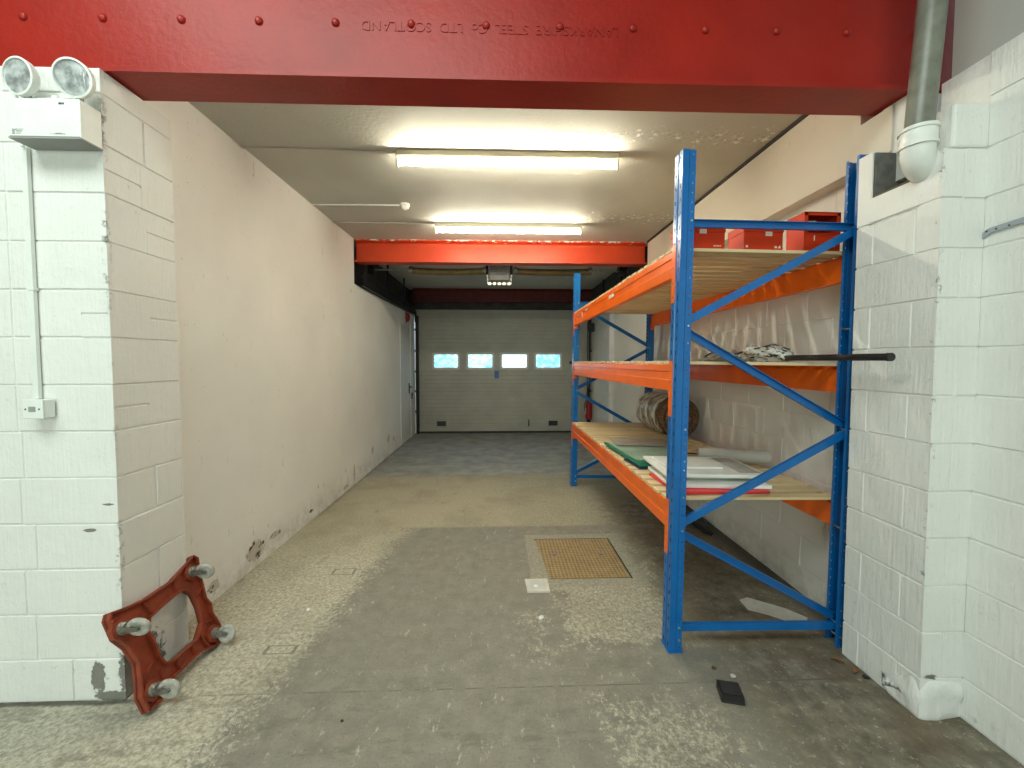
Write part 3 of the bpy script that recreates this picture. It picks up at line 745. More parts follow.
st.build('perforated_strap', mat('bright_zinc_strap', (0.85, 0.85, 0.80), 0.5, 0.1), ss)
# small fittings at the far end
fe = thing('fire_extinguisher', 'dark red fire extinguisher on the right wall beside the shutter', 'fire extinguisher', (2.08, 9.35, 0.34))
MB().lathe((0, 0, 0), (0, 0, 1), [(0, 0.06), (0.01, 0.075), (0.33, 0.075), (0.37, 0.06), (0.40, 0.025), (0.42, 0.02)], 20).build('cylinder', M['ext_red'], fe)
q = MB(); q.box(-0.012, 0.012, -0.07, 0.02, 0.42, 0.435); q.box(-0.012, 0.012, -0.07, 0.02, 0.45, 0.462); q.box(-0.015, 0.015, -0.015, 0.015, 0.41, 0.46); q.build('valve_handle', M['black'], fe)
MB().tube([(0, 0.01, 0.43), (-0.05, 0.06, 0.42), (-0.095, 0.05, 0.33), (-0.09, 0.02, 0.18)], 0.009, 8).build('hose', M['black'], fe)
MB().box(-0.0765, -0.07, -0.035, 0.035, 0.12, 0.26).build('instruction_label', M['label'], fe)
ch = thing('chain_hoist', 'small black chain hoist on the right wall beside the top of the shutter', 'hoist', (2.10, 9.26, 2.30))
MB().box(-0.055, 0.065, -0.06, 0.06, 0.03, 0.22, 0.02).build('casing', M['black'], ch)
MB().lathe((-0.05, 0, 0.09), (-1, 0, 0), [(0, 0.05), (0.02, 0.05), (0.025, 0.03)], 16).build('chain_wheel', M['black_steel'], ch)
MB().tube([(-0.06, -0.03, 0.08), (-0.06, -0.03, -1.2), (-0.06, 0.02, -1.25), (-0.06, 0.03, -1.2), (-0.06, 0.03, 0.08)], 0.005, 6).build('chain', M['old_steel'], ch)
al = thing('alarm_sounder', 'round dark red alarm sounder high on the left wall near the shutter', 'alarm', (-1.915, 8.70, 2.58))
MB().lathe((0, 0, 0), (1, 0, 0), [(0, 0.055), (0.015, 0.055), (0.02, 0.09), (0.05, 0.09), (0.075, 0.05), (0.08, 0.02)], 24).build('bell_body', M['signal_red'], al)
MB().box(-0.001, 0.012, -0.035, 0.035, -0.12, 0.12).build('back_plate', M['ext_red'], al)

# personnel door in left wall
d2 = struct(bpy.data.objects.new('door_2', None)); COL.objects.link(d2); d2.location = (-1.917, 8.6, 0)
MB().box(0, 0.012, -0.45, 0.42, 0.02, 2.40, 0.002).build('door_leaf', M['door_white'], d2)
q = MB(); q.box(0, 0.004, 0.42, 0.455, 0, 2.43); q.build('door_gap', M['rubber'], d2)
MB().box(0, 0.02, 0.455, 0.56, 0, 2.46).build('door_frame', M['door_white'], d2)
q = MB(); q.box(0.012, 0.022, 0.24, 0.32, 0.98, 1.20); q.tube([(0.02, 0.28, 1.12), (0.07, 0.28, 1.12), (0.07, 0.16, 1.12)], 0.012, 8); q.build('door_handle', M['black'], d2)
bolt = MB(); bolt.box(0.02, 0.035, 0.46, 0.53, 0.84, 0.98); bolt.tube([(0.04, 0.40, 0.93), (0.04, 0.54, 0.93)], 0.013, 8)
bolt.build('bolt', M['black_steel'], d2)

# ------------------------------------------------------------------ ceiling services
fl = thing('strip_light', 'bare fluorescent strip light on the ceiling nearer the front red beam', 'light', (0.085, 3.32, 3.30), 0.0, 'ceiling strip lights')
q = MB(); q.prism([(-0.87, -0.032, 0), (-0.87, 0.032, 0), (-0.87, 0.032, -0.045), (-0.87, 0.022, -0.058), (-0.87, -0.022, -0.058), (-0.87, -0.032, -0.045)], (1.74, 0, 0)); q.build('housing', M['housing'], fl)
MB().tube([(-0.855, 0, -0.098), (0.855, 0, -0.098)], 0.0130, 16).build('tube', M['tube'], fl)
for s in (-1, 1):
    MB().box(s * 0.87 - 0.008, s * 0.87 + 0.008, -0.018, 0.018, -0.125, -0.03, 0.003).build('lamp_holder', M['housing'], fl)
dup(fl, (0.13, 4.99, 3.30), 'bare fluorescent strip light on the ceiling close in front of the orange-red beam')

cr = thing('ceiling_pull_point', 'small round white ceiling fitting at the end of thin white conduit', 'ceiling fitting', (-0.97, 4.42, 3.30))
MB().lathe((0, 0, 0), (0, 0, -1), [(0, 0.05), (0.02, 0.05), (0.03, 0.042), (0.05, 0.035), (0.055, 0.02)], 20).build('dome', M['white_plastic'], cr)
MB().lathe((0, 0, -0.052), (0, 0, -1), [(0, 0.02), (0.012, 0.018)], 14).build('button', M['white_plastic'], cr)
o = MB().tube([(-1.93, 4.43, 3.288), (-1.0, 4.42, 3.288)], 0.008, 8).build('conduit', M['white_plastic']); tag(o, 'thin white conduit crossing the ceiling to the small round fitting', 'conduit')
o = MB().tube([(-1.95, 3.29, 3.289), (-1.3, 3.30, 3.289), (-0.79, 3.32, 3.289)], 0.007, 8).build('conduit', M['ceiling']); tag(o, 'thin painted conduit crossing ceiling to left end of nearer strip light', 'conduit')
o = MB().tube([(-1.93, 4.97, 3.289), (-0.74, 4.99, 3.289)], 0.006, 8).build('conduit', M['ceiling']); tag(o, 'thin painted conduit crossing ceiling to left end of farther strip light', 'conduit')

# ------------------------------------------------------------------ emergency light on the left pier
em = thing('emergency_light', 'white twin-spot emergency light high on the left pier under the red beam', 'emergency light', (-1.962, 2.0, 2.705))
q = MB(); q.box(-0.15, 0.15, -0.10, 0.0, -0.085, 0.085, 0.004); q.build('battery_box', M['white_plastic'], em)
q = MB(); q.box(-0.152, 0.152, -0.103, -0.0, -0.087, -0.079, 0.002); q.box(-0.145, 0.148, -0.1035, -0.1, -0.079, -0.0765); q.build('lid_seam', M['print_grey'], em)
q = MB()
for i in range(4): q.box(-0.138, -0.138 + (0.012 if i else 0.02), -0.1012, -0.0995, -0.05 - 0.006 * i, -0.047 - 0.006 * i)
for i in range(4): q.box(-0.122, -0.122 + 0.032 - 0.004 * i, -0.1012, -0.0995, -0.048 - 0.006 * i, -0.0465 - 0.006 * i)
q.build('printed_text', M['print_grey'], em); q = MB()
for x in (0.0, 0.012, 0.025): q.box(x + 0.02, x + 0.026, -0.1012, -0.0995, -0.066, -0.064)
q.box(0.04, 0.085, -0.1012, -0.0995, -0.066, -0.0635); q.box(0.045, 0.07, -0.1012, -0.0995, -0.0635, -0.0605)
q.build('printed_text', M['print_grey'], em)
q = MB()
for x in (0.062, 0.074, 0.080): q.box(x, x + (0.010 if x < 0.07 else 0.004), -0.1012, -0.0995, 0.060, 0.068)
q.build('indicator_marks', M['print_dark'], em)
q = MB(); q.tube([(-0.11, -0.045, 0.095), (-0.07, -0.05, 0.105), (0.07, -0.05, 0.105), (0.11, -0.045, 0.095)], 0.011, 10); q.tube([(0, -0.05, 0.085), (0, -0.05, 0.12)], 0.014, 10); q.build('head_bracket', M['white_plastic'], em)
def head(x, y, z, d):
    d = Vector(d).normalized(); c = Vector((x, y, z))
    h = MB().lathe(c - d * 0.045, d, [(0, 0.022), (0.006, 0.045), (0.022, 0.066), (0.036, 0.076), (0.058, 0.078), (0.060, 0.070), (0.052, 0.068), (0.030, 0.058), (0.010, 0.030)], 32).build('lamp_head', M['white_plastic'], em)
    MB().lathe(c - d * 0.038, d, [(0.002, 0.006), (0.008, 0.028), (0.026, 0.054), (0.044, 0.067), (0.048, 0.066), (0.050, 0.035), (0.051, 0.002)], 28, False).build('lens', M['lamp_glass'], h)
    MB().tube([c - d * 0.02, c - d * 0.025 - Vector((0, 0, 0.10))], 0.013, 10).build('swivel', M['print_grey'], h)
head(-0.108, -0.085, 0.180, (-0.14, -0.98, -0.08)); head(0.118, -0.085, 0.178, (0.10, -0.97, -0.20))
cd = thing('wall_conduit', 'thin white conduit running down the left pier from the emergency light', 'conduit', (-2.15, 1.99, 1.48))
q = MB(); q.bar((0.005, 0, 0), (0.005, 0, 1.14), 0.024, 0.016, up=(0, 1, 0)); q.build('trunking', M['white_plastic'], cd)
for z in (0.5,): MB().box(-0.012, 0.022, -0.01, 0.01, z, z + 0.012).build('clip', M['white_plastic'], cd)
o = MB().tube([(-2.14, 1.975, 2.62), (-2.155, 1.975, 2.75), (-2.16, 1.975, 2.90), (-2.17, 1.98, 2.985)], 0.006, 8).build('white_cable', M['white_plastic']); tag(o, 'thin white cable rising beside the emergency light to the red beam', 'cable')
sw = thing('fused_spur', 'small white switched wall box at the foot of the conduit on the left pier', 'switch box', (-2.118, 1.998, 1.435))
MB().box(-0.043, 0.043, -0.05, 0.0, -0.042, 0.042, 0.004).build('back_box', M['white_plastic'], sw)
MB().box(-0.045, 0.045, -0.058, -0.050, -0.044, 0.044, 0.003).build('face_plate', M['white_plastic'], sw)
for x in (-0.03, 0.03): MB().lathe((x, -0.058, 0), (0, -1, 0), [(0, 0.004), (0.001, 0.004)], 10).build('screw', M['print_dark'], sw)
q = MB().box(-0.016, 0.014, -0.0595, -0.0575, -0.012, 0.012); q.build('fuse_carrier', M['print_grey'], sw)

# ------------------------------------------------------------------ soil pipe at the right pier
pp = thing('drain_pipe', 'grey downpipe in front of the red beam, entering a white elbow on the right pier', 'pipe', (1.895, 1.84, 2.665))
MB().tube([(0.0, 0, 0.0), (0.062, -0.02, 1.2)], 0.052, 28).build('pipe', M['grey_plastic'], pp)
el = MB()
el.tube([(0, 0, -0.05), (0, 0, -0.035), (0, 0, 0.0), (0, 0, 0.025)], [0.060, 0.066, 0.066, 0.064], 32)
el.tube([(0, 0, 0.018), (0, 0, 0.032)], [0.071, 0.071], 32)
el.tube([(0, 0, -0.052), (0, 0, -0.040)], [0.071, 0.071], 32)
el.tube([(0, 0, -0.045), (0.004, 0.003, -0.080), (0.016, 0.010, -0.108), (0.042, 0.022, -0.130), (0.08, 0.035, -0.143), (0.13, 0.05, -0.148), (0.17, 0.06, -0.150)], [0.062, 0.061, 0.058, 0.056, 0.055, 0.055, 0.055], 28)
el.build('elbow', M['white_plastic'], pp)

st = thing('metal_strap', 'bent grey perforated metal strap sticking out of the right wall at the frame edge', 'strap', (2.14, 1.70, 2.215))
q = MB(); pts = [(-0.004, 0.076, -0.015), (-0.010, 0.04, 0.004), (-0.010, -0.05, 0.010), (-0.006, -0.18, 0.014)]
for a, c_ in zip(pts[:-1], pts[1:]): q.bar(a, c_, 0.004, 0.022)
q.build('strip', mat('galvanised_strap', (0.38, 0.42, 0.46), 0.45, 0.3), st)
for y in (0.05, 0.015, -0.03): MB().lathe((-0.0125, y, 0.004), (-1, 0, 0), [(0, 0.004), (0.001, 0.004)], 10).build('hole', M['print_dark'], st)

# ------------------------------------------------------------------ pallet rack
rack = thing('pallet_rack', 'blue and orange pallet rack with three timber shelves along the right wall', 'rack', (0.968, 2.24, 0))
rack.rotation_euler = (0, 0.0115, 0)
RH = 2.80
def plate_holes(mb, P, w, zs, holes):
    """strip of width w: P(u, z) -> point; holes = list of (u centre, half u, half z, slant), same cell columns for every z cell"""
    cols = holes
    edges = [0.0] + [(cols[i][0] + cols[i + 1][0]) / 2 for i in range(len(cols) - 1)] + [w]
    for z0, z1 in zip(zs[:-1], zs[1:]):
        zc = (z0 + z1) / 2
        for i, (uc, hu, hz, sl) in enumerate(cols):
            a, c_ = edges[i], edges[i + 1]
            o_ = [P(a, z0), P(c_, z0), P(c_, z1), P(a, z1)]
            i_ = [P(uc - hu + sl, zc - hz), P(uc + hu + sl, zc - hz), P(uc + hu - sl, zc + hz), P(uc - hu - sl, zc + hz)]
            mb.add(o_ + i_, [(0, 1, 5, 4), (1, 2, 6, 5), (2, 3, 7, 6), (3, 0, 4, 7)])
def upright(px, py, s, h=RH):
    """px = outer face x, s = +1 when the depth goes towards +x; section 0.10 wide in y, 0.075 deep in x"""
    mb = MB(); n = int(h / 0.075); zs = [h * i / n for i in range(n + 1)]
    Wd, Dp = 0.10, 0.075
    # aisle face with a shallow central groove
    plate_holes(mb, lambda u, z: (px, py + u, z), 0.040, zs, [(0.021, 0.006, 0.011, 0.003)])
    plate_holes(mb, lambda u, z: (px, py + 0.060 + u, z), 0.040, zs, [(0.019, 0.006, 0.011, -0.003)])
    g = 0.010 * s
    for ya, yb, xa, xb in ((0.040, 0.045, px, px + g), (0.045, 0.055, px + g, px + g), (0.055, 0.060, px + g, px)):
        mb.add([(xa, py + ya, 0), (xb, py + yb, 0), (xb, py + yb, h), (xa, py + ya, h)], [(0, 1, 2, 3)])
    # side faces: front strip, a step, rear strip with round holes
    zs2 = [h * i / int(h / 0.05) for i in range(int(h / 0.05) + 1)]
    for yy, st_ in ((py, 1), (py + Wd, -1)):
        ins = 0.006 * st_
        xs = [0, 0.030, 0.036]
        mb.add([(px, yy, 0), (px + s * 0.034, yy, 0), (px + s * 0.034, yy, h), (px, yy, h)], [(0, 1, 2, 3)])
        mb.add([(px + s * 0.034, yy, 0), (px + s * 0.040, yy + ins, 0), (px + s * 0.040, yy + ins, h), (px + s * 0.034, yy, h)], [(0, 1, 2, 3)])
        plate_holes(mb, lambda u, z, yy=yy, ins=ins: (px + s * (0.040 + u), yy + ins, z), 0.035, zs2, [(0.020, 0.0035, 0.0035, 0)])
        mb.add([(px + s * Dp, yy + ins, 0), (px + s * Dp, yy + ins + 0.018 * st_, 0), (px + s * Dp, yy + ins + 0.018 * st_, h), (px + s * Dp, yy + ins, h)], [(0, 1, 2, 3)])
    return mb
FY = 0.0; BY = 3.13                                       # near and far frame positions (local y)
RX = 1.062                                                # frame depth
frames = ((FY, False), (BY, True))
for fy, mirror in frames:
    for px, s in ((0.0, 1), (RX, -1)):
        o = upright(px, fy, s).build('upright', M['blue'], rack)
        bp = MB(); bp.box(px - 0.006 if s > 0 else px - 0.08, px + 0.08 if s > 0 else px + 0.006, fy - 0.006, fy + 0.106, 0.0, 0.004)
        bp.build('foot_plate', M['old_steel' if mirror else 'blue'], o)
    yb = fy + 0.050
    zz = [2.42, 1.85, 1.275, 0.70, 0.145]
    a, c_ = 0.050, RX - 0.050
    segs = [((a, yb, 2.42), (c_, yb, 2.42)), ((a, yb, 0.12), (c_, yb, 0.12))]
    left_first = mirror
    for i in range(4):
        l = (i % 2 == 0) == left_first
        p = (a if l else c_, yb, zz[i] - 0.02); q = (c_ if l else a, yb, zz[i + 1] + 0.02)
        segs.append((p, q))
    for i, (p, q) in enumerate(segs):
        br = MB(); off = 0.0 if i < 2 else (0.004 if i % 2 else -0.004)
        yo = (0.012 if i in (0, 3, 5) else -0.012) + off; p = (p[0], p[1] + yo, p[2]); q = (q[0], q[1] + yo, q[2])
        br.channel(p, q, 0.042, 0.024, 0.003, (0, 1, 0) if i in (0, 3, 5) else (0, -1, 0)); br.build('brace', M['blue'], rack)
    for px in (0.058, RX - 0.058):
        for z in (2.42, 1.85, 1.275, 0.70, 0.14, 0.07):
            MB().tube([(px, fy + 0.001, z), (px, fy + 0.10, z)], 0.006, 8).build('bolt', M['steel'], rack)

BL0, BL1 = FY + 0.103, BY - 0.003
for lv, zt in enumerate((0.842, 1.637, 2.283)):
    for px, s in ((0.004, 1), (RX - 0.004, -1)):
        pr = [(0, 0), (0, -0.085), (0.004, -0.090), (0.004, -0.094), (0, -0.099), (0, -0.155), (0.045, -0.155), (0.045, -0.022), (0.018, -0.022), (0.018, 0)]
        pr = [(0.004 + 0, 0), (0.0, -0.004), (0.0, -0.040), (0.005, -0.044), (0.005, -0.088), (0.0, -0.092), (0.0, -0.151), (0.004, -0.155), (0.045, -0.155), (0.045, -0.02), (0.02, -0.02), (0.02, 0)]
        bm_ = MB(); bm_.prism([(px + s * p[0], BL0, zt + p[1]) for p in pr], (0, BL1 - BL0, 0))
        o = bm_.build('shelf_beam', M['orange'], rack)
        for ye, d in ((BL0, 1), (BL1, -1)):
            c_ = MB()
            c_.box(px, px + s * 0.048, ye, ye + d * 0.004, zt - 0.20, zt + 0.015)
            ye2 = ye - d * 0.045
            c_.prism([(px - s * 0.0055, ye2, zt + 0.02), (px - s * 0.0055, ye, zt + 0.02), (px - s * 0.0055, ye, zt - 0.30), (px - s * 0.0055, ye2 + d * 0.006, zt - 0.30), (px - s * 0.0055, ye2, zt - 0.285)], (s * 0.003, 0, 0))
            c_.build('end_connector', M['orange'], o)
            for zz_ in (zt - 0.02, zt - 0.10, zt - 0.19, zt - 0.27):
                if d > 0 and s > 0: MB().lathe((px - s * 0.0052, ye - d * 0.022, zz_), (-s, 0, 0), [(0, 0.005), (0.003, 0.004)], 8).build('stud', M['old_steel'], o)
    # two label scraps on the aisle side of the top and middle beams
    dk = MB(); y = BL0 + 0.004; i = 0
    while y + 0.092 < BL1 + 0.004:
        j = random.uniform(-0.004, 0.004); h = random.uniform(-0.0015, 0.0015)
        dk.box(0.006 + j, RX - 0.012 + j, y + 0.0, y + 0.091 + random.uniform(-0.004, 0.002), zt + 0.001, zt + 0.019 + h, 0.0015)
        y += 0.127; i += 1
    dk.build('shelf_deck', M['pine'], rack)
for y, z, w, hh in ((1.30, 2.23, 0.16, 0.03), (2.35, 2.24, 0.12, 0.02), (2.62, 2.20, 0.03, 0.07), (2.85, 2.235, 0.09, 0.012)):
    o = MB().box(0.0025, 0.005, y, y + w, z - hh / 2, z + hh / 2).build('torn_label', M['label'], rack)

# ------------------------------------------------------------------ things on the top shelf
ZT = 2.305
def carton(x0, x1, y0, y1, h, label, open_front=False):
    t = thing('carton', label, 'box', (x0, y0, ZT), 0, 'red-orange boxes on the top shelf')
    w = x1 - x0; d = y1 - y0; t.location.z -= 0.0115 * (x0 - 1.05); t.rotation_euler = (0, 0.0115, 0)
    if not open_front:
        o = MB().box(0, w, 0, d, 0, h - 0.003, 0.002).build('box_body', M['carton'], t)
        MB().box(-0.003, w + 0.003, -0.003, d + 0.003, h - 0.045, h, 0.002).build('box_lid', M['carton'], t)
    else:
        q = MB(); th = 0.006; zo = 0.115
        q.box(0, w, 0, th, 0, zo); q.box(0, w, d - th, d, 0, h); q.box(0, th, th, d - th, 0, h); q.box(w - th, w, th, d - th, 0, h)
        q.box(0, w, 0, d, 0, th); q.box(th, w - th, th, d - th, zo - 0.02, zo - 0.014)
        for a, c_ in ((0, 0.022), (w - 0.022, w)): q.box(a, c_, 0, th, zo, h)
        q.box(0, w, 0, th, h - 0.018, h); q.box(0, w, 0, d, h - 0.003, h + 0.002)
        q.build('box_body', M['carton'], t)
    return t
c1 = carton(1.055, 1.305, 2.36, 2.51, 0.135, 'small red-orange box on the top shelf, nearest the front blue upright')
c2 = carton(1.42, 1.65, 2.365, 2.53, 0.145, 'small red-orange box in the middle of the top shelf')
c3 = carton(1.80, 2.02, 2.40, 2.55, 0.235, 'tall red-orange box with an open window front on the top shelf', True)
c4 = carton(1.68, 1.83, 2.66, 2.86, 0.09, 'low dark red box behind the tall open-fronted box on the top shelf')
for t, x, z, w in ((c1, 0.10, 0.095, 0.04), (c2, 0.125, 0.090, 0.038)):
    st_ = MB().box(x, x + w, -0.0045, -0.0025, z - 0.012, z + 0.012).build('sticker', M['label'], t)
    q = MB()
    for i in range(3): q.box(x + 0.004, x + w - 0.006, -0.0052, -0.0045, z - 0.008 + 0.006 * i, z - 0.0065 + 0.006 * i)
    q.build('sticker_print', M['print_grey'], st_)
q = MB()
for i in range(5): q.box(0.185 + 0.009 * i, 0.191 + 0.009 * i, -0.001, 0.001, 0.012, 0.018)
q.build('printed_marks', M['label'], c1)
q = MB(); q.box(0.012, 0.024, -0.001, 0.001, 0.012, 0.024); q.build('printed_symbol', M['label'], c2); q = MB(); q.box(0.182, 0.196, -0.001, 0.001, 0.01, 0.022); q.prism([(0.200, -0.001, 0.01), (0.218, -0.001, 0.01), (0.214, -0.001, 0.028)], (0, 0.002, 0)); q.build('printed_marks', M['label'], c2)
q = MB(); q.box(0.06, 0.066, -0.001, 0.001, 0.07, 0.10); q.build('printed_symbol', M['label'], c3); q = MB(); q.box(0.175, 0.187, -0.001, 0.001, 0.035, 0.062); q.build('printed_marks', M['label'], c3)
q = MB(); q.tube([(0.03, 0.05, 0.16), (0.05, 0.05, 0.172), (0.09, 0.05, 0.176), (0.125, 0.05, 0.162), (0.19, 0.05, 0.160)], [0.012, 0.026, 0.026, 0.020, 0.012], 12)
q.build('grey_contents', M['tube_grey'], c3)

# ------------------------------------------------------------------ middle shelf: folded parasol
ZM = 1.651
um = thing('folded_parasol', 'folded parasol with a black pole and black and white cloth on the middle shelf', 'parasol', (1.80, 2.5, ZM))
MB().tube([(0.0, -0.665, 0.022), (0, -0.66, 0.022), (-0.01, 0.05, 0.024), (-0.03, 0.6, 0.03)], [0.017, 0.0175, 0.0175, 0.014], 18).build('pole', M['black'], um)
MB().lathe((0, -0.672, 0.022), (0, 1, 0), [(0, 0.008), (0.0, 0.0195), (0.02, 0.0195), (0.02, 0.017)], 18).build('pole_end_cap', M['black'], um)
def crumple(cx0, cy0, cx1, cy1, r0, r1, seed, nseg=46, nr=30, zb=0.0, flat=0.55):
    mb = MB(); vs = []
    for i in range(nseg + 1):
        t = i / nseg; cx_ = cx0 + (cx1 - cx0) * t; cy_ = cy0 + (cy1 - cy0) * t
        env = (math.sin(PI * min(1, t * 1.15 + 0.04)) ** 0.5 if t < 0.83 else math.sin(PI * min(1, t * 1.0)) ** 0.5) if 0 < t < 1 else 0.02
        r = (r0 + (r1 - r0) * t) * max(env, 0.05)
        for k_ in range(nr):
            a = 2 * PI * k_ / nr
            nn = noise.noise(Vector((math.cos(a) * 1.7 + seed, math.sin(a) * 1.7, t * 5))) + 0.55 * noise.noise(Vector((math.cos(a) * 5, math.sin(a) * 5 + seed, t * 11)))
            rr_ = r * (1 + 0.65 * nn)
            z = zb + max(0.002, flat * r * (1.0 + 0.5 * noise.noise(Vector((t * 6, seed, 0)))) + math.sin(a) * rr_ * flat)
            vs.append((cx_ + math.cos(a) * rr_, cy_ + 0.03 * nn, z))
    fs = [(i * nr + k_, i * nr + (k_ + 1) % nr, (i + 1) * nr + (k_ + 1) % nr, (i + 1) * nr + k_) for i in range(nseg) for k_ in range(nr)]
    mb.add(vs, fs, True); mb.add(vs[:nr], [tuple(range(nr))]); mb.add(vs[-nr:], [tuple(range(nr))])
    return mb
crumple(0.0, 0.0, -0.03, 0.50, 0.10, 0.09, 3.1).build('canopy_cloth', M['cloth_mix'], um)
crumple(-0.02, 0.38, -0.06, 0.98, 0.085, 0.07, 8.4, flat=0.42).build('canopy_end', M['cloth_grey'], um)
q = MB()
for k_ in range(5):
    q.tube([(-0.06 + 0.02 * k_, 0.02, 0.03 + 0.012 * k_), (-0.08 + 0.03 * k_, 0.2, 0.085 + 0.008 * k_), (-0.07 + 0.02 * k_, 0.45 + 0.05 * k_, 0.055)], 0.005, 6)
q.tube([(-0.08, 0.55, 0.03), (-0.05, 0.72, 0.10), (-0.05, 0.92, 0.05), (-0.05, 0.98, 0.01)], 0.006, 6)
q.build('rib_wires', M['black'], um)

# ------------------------------------------------------------------ bottom shelf
ZL = 0.864
def sheet(name, cx_, cy_, w, d, z, th, rz, material, label, cat, tilt=(0, 0.66), bev=0.003, group=None):
    z -= 0.0115 * (cx_ - 1.05)
    o = MB().box(-w / 2, w / 2, -d / 2, d / 2, 0, th, min(bev, th * 0.4)).build(name, material, None, (cx_, cy_, z))
    o.rotation_euler = (math.radians(tilt[0]), math.radians(tilt[1]), math.radians(rz))
    return tag(o, label, cat, group)
sheet('plastic_sheet', 1.345, 2.60, 0.58, 0.42, ZL, 0.014, 2, M['red_sheet'], 'red plastic sheet under the white boards on the bottom shelf', 'sheet')
sheet('board', 1.375, 2.665, 0.62, 0.44, ZL + 0.016, 0.022, -3, M['board_white'], 'white board lying directly on the red sheet on the bottom shelf', 'board')
sheet('foam_block', 1.42, 2.74, 0.50, 0.34, ZL + 0.040, 0.024, -2, M['board_cream'], 'cream foam slab between the two white boards on the bottom shelf', 'slab')
wb2 = thing('board', 'large white panel on top of the pile on the bottom shelf', 'board', (1.385, 2.75, ZL + 0.062), math.radians(-3)); wb2.rotation_euler[1] = 0.0115
MB().box(-0.32, 0.32, -0.25, 0.25, 0, 0.022, 0.004).build('panel', M['board_white'], wb2)
MB().box(0.16, 0.30, -0.20, 0.22, 0.0222, 0.0232).build('grey_strip', M['cloth_grey'], wb2)
sheet('tray_lid', 1.29, 2.765, 0.36, 0.30, ZL + 0.090, 0.016, -1, M['board_white'], 'small white lid on top of the large white panel', 'lid')
# sleeves and folders
fo = thing('folder_pile', 'green plastic folder leaning over the front edge of the bottom shelf', 'folder', (1.26, 3.42, ZL + 0.012), math.radians(3)); fo.rotation_euler[1] = 0.0115
MB().box(-0.24, 0.24, -0.44, 0.42, 0.0, 0.016, 0.003).build('cover', M['green'], fo)
MB().box(-0.215, 0.245, -0.30, 0.40, 0.016, 0.020, 0.001).build('sleeve', M['pale_green'], fo)
sheet('folder', 1.24, 3.12, 0.44, 0.30, ZL, 0.011, 5, M['navy'], 'navy blue folder under the green one on the bottom shelf', 'folder')
sheet('plastic_sheet', 1.33, 3.77, 0.52, 0.34, ZL + 0.042, 0.006, -4, M['taupe'], 'taupe clear plastic sheet on the green folder on the bottom shelf', 'sheet')
o = MB().tube([(1.62, 3.45, ZL + 0.005), (1.72, 3.40, ZL + 0.006), (1.80, 3.28, ZL + 0.007), (1.84, 3.20, ZL + 0.006)], 0.006, 8).build('cable', M['copper_cable']); tag(o, 'short black cable on the bottom shelf behind the white panel', 'cable')
tb = thing('cardboard_tube', 'pale grey round-ended tube lying across the back of the bottom shelf', 'tube', (1.90, 3.12, ZL + 0.052))
MB().tube([(-0.30, 0.10, 0), (0.11, -0.028, 0), (0.165, -0.045, 0), (0.182, -0.050, 0), (0.19, -0.052, 0)], [0.052, 0.052, 0.052, 0.047, 0.03], 28).build('tube_body', M['tube_grey'], tb)
# wrapped roll
rl = thing('wrapped_roll', 'brown fibre roll wrapped in crinkled polythene at the back of the bottom shelf', 'roll', (1.90, 4.22, ZL + 0.205))
q = MB(); q.lathe((0, 0, 0), (0, 1, 0), [(0.02, 0.03), (0.0, 0.06), (0.02, 0.09), (0.0, 0.12), (0.02, 0.15), (0.0, 0.18), (0.01, 0.21), (0.70, 0.21), (0.70, 0.05)], 40); q.build('roll_core', M['roll_brown'], rl)
q = MB(); vs = []; n1, n2 = 40, 64
for i in range(n1 + 1):
    y = 0.10 + 0.64 * i / n1
    for k_ in range(n2):
        a = 2 * PI * k_ / n2
        nn = noise.noise(Vector((math.cos(a) * 3, math.sin(a) * 3, y * 9))) + 0.5 * noise.noise(Vector((math.cos(a) * 9, math.sin(a) * 9, y * 22)))
        r = 0.218 + 0.010 * nn
        vs.append((math.cos(a) * r, y + 0.03 * math.sin(a * 3) * (1 - i / n1), math.sin(a) * r if math.sin(a) * r > -0.213 else -0.213))
q.add(vs, [(i * n2 + k_, i * n2 + (k_ + 1) % n2, (i + 1) * n2 + (k_ + 1) % n2, (i + 1) * n2 + k_) for i in range(n1) for k_ in range(n2)], True)
q.build('polythene_wrap', M['wrap'], rl)
for y in (0.24, 0.46):
    MB().lathe((0, y, 0), (0, 1, 0), [(0, 0.221), (0.0, 0.224), (0.04, 0.224), (0.04, 0.221)], 40).build('tape_band', M['taupe'], rl)

# ------------------------------------------------------------------ floor things
mh = thing('access_cover', 'rusty brown chequered metal access cover set in the floor', 'access cover', (0.68, 3.395, 0))
MB().prism([(-0.335, 0.345, 0.001), (0.335, 0.345, 0.001), (0.33, -0.345, 0.001), (-0.29, -0.345, 0.001)], (0, 0, 0.006)).build('plate', M['rust'], mh)
for x in (-0.20, 0.20):
    MB().lathe((x, 0.03, 0.0072), (0, 0, 1), [(0, 0.028), (0.002, 0.026), (0.002, 0.018), (0.0005, 0.016)], 20).build('lifting_key', M['old_steel'], mh)
    MB().box(x - 0.012, x + 0.020, 0.024, 0.036, 0.0075, 0.0085).build('keyhole', M['print_dark'], mh)
q = MB(); q.box(-0.345, 0.345, 0.348, 0.356, 0, 0.006); q.box(0.337, 0.345, -0.35, 0.348, 0, 0.006); q.build('frame_rim', M['black_steel'], mh)
tp = thing('plastic_tray', 'small whitish square plastic dish on the floor at the corner of the access cover', 'dish', (0.285, 2.955, 0))
q = MB(); q.prism([(-0.085, 0.085, 0.001), (0.085, 0.085, 0.001), (0.085, -0.085, 0.001), (-0.075, -0.085, 0.001)], (0, 0, 0.012), [[(-0.06, 0.06, 0.001), (0.06, 0.06, 0.001), (0.06, -0.06, 0.001), (-0.055, -0.06, 0.001)]])
q.build('rim', M['paper'], tp)
MB().box(-0.062, 0.062, -0.062, 0.062, 0.001, 0.005).build('base', M['tube_grey'], tp)
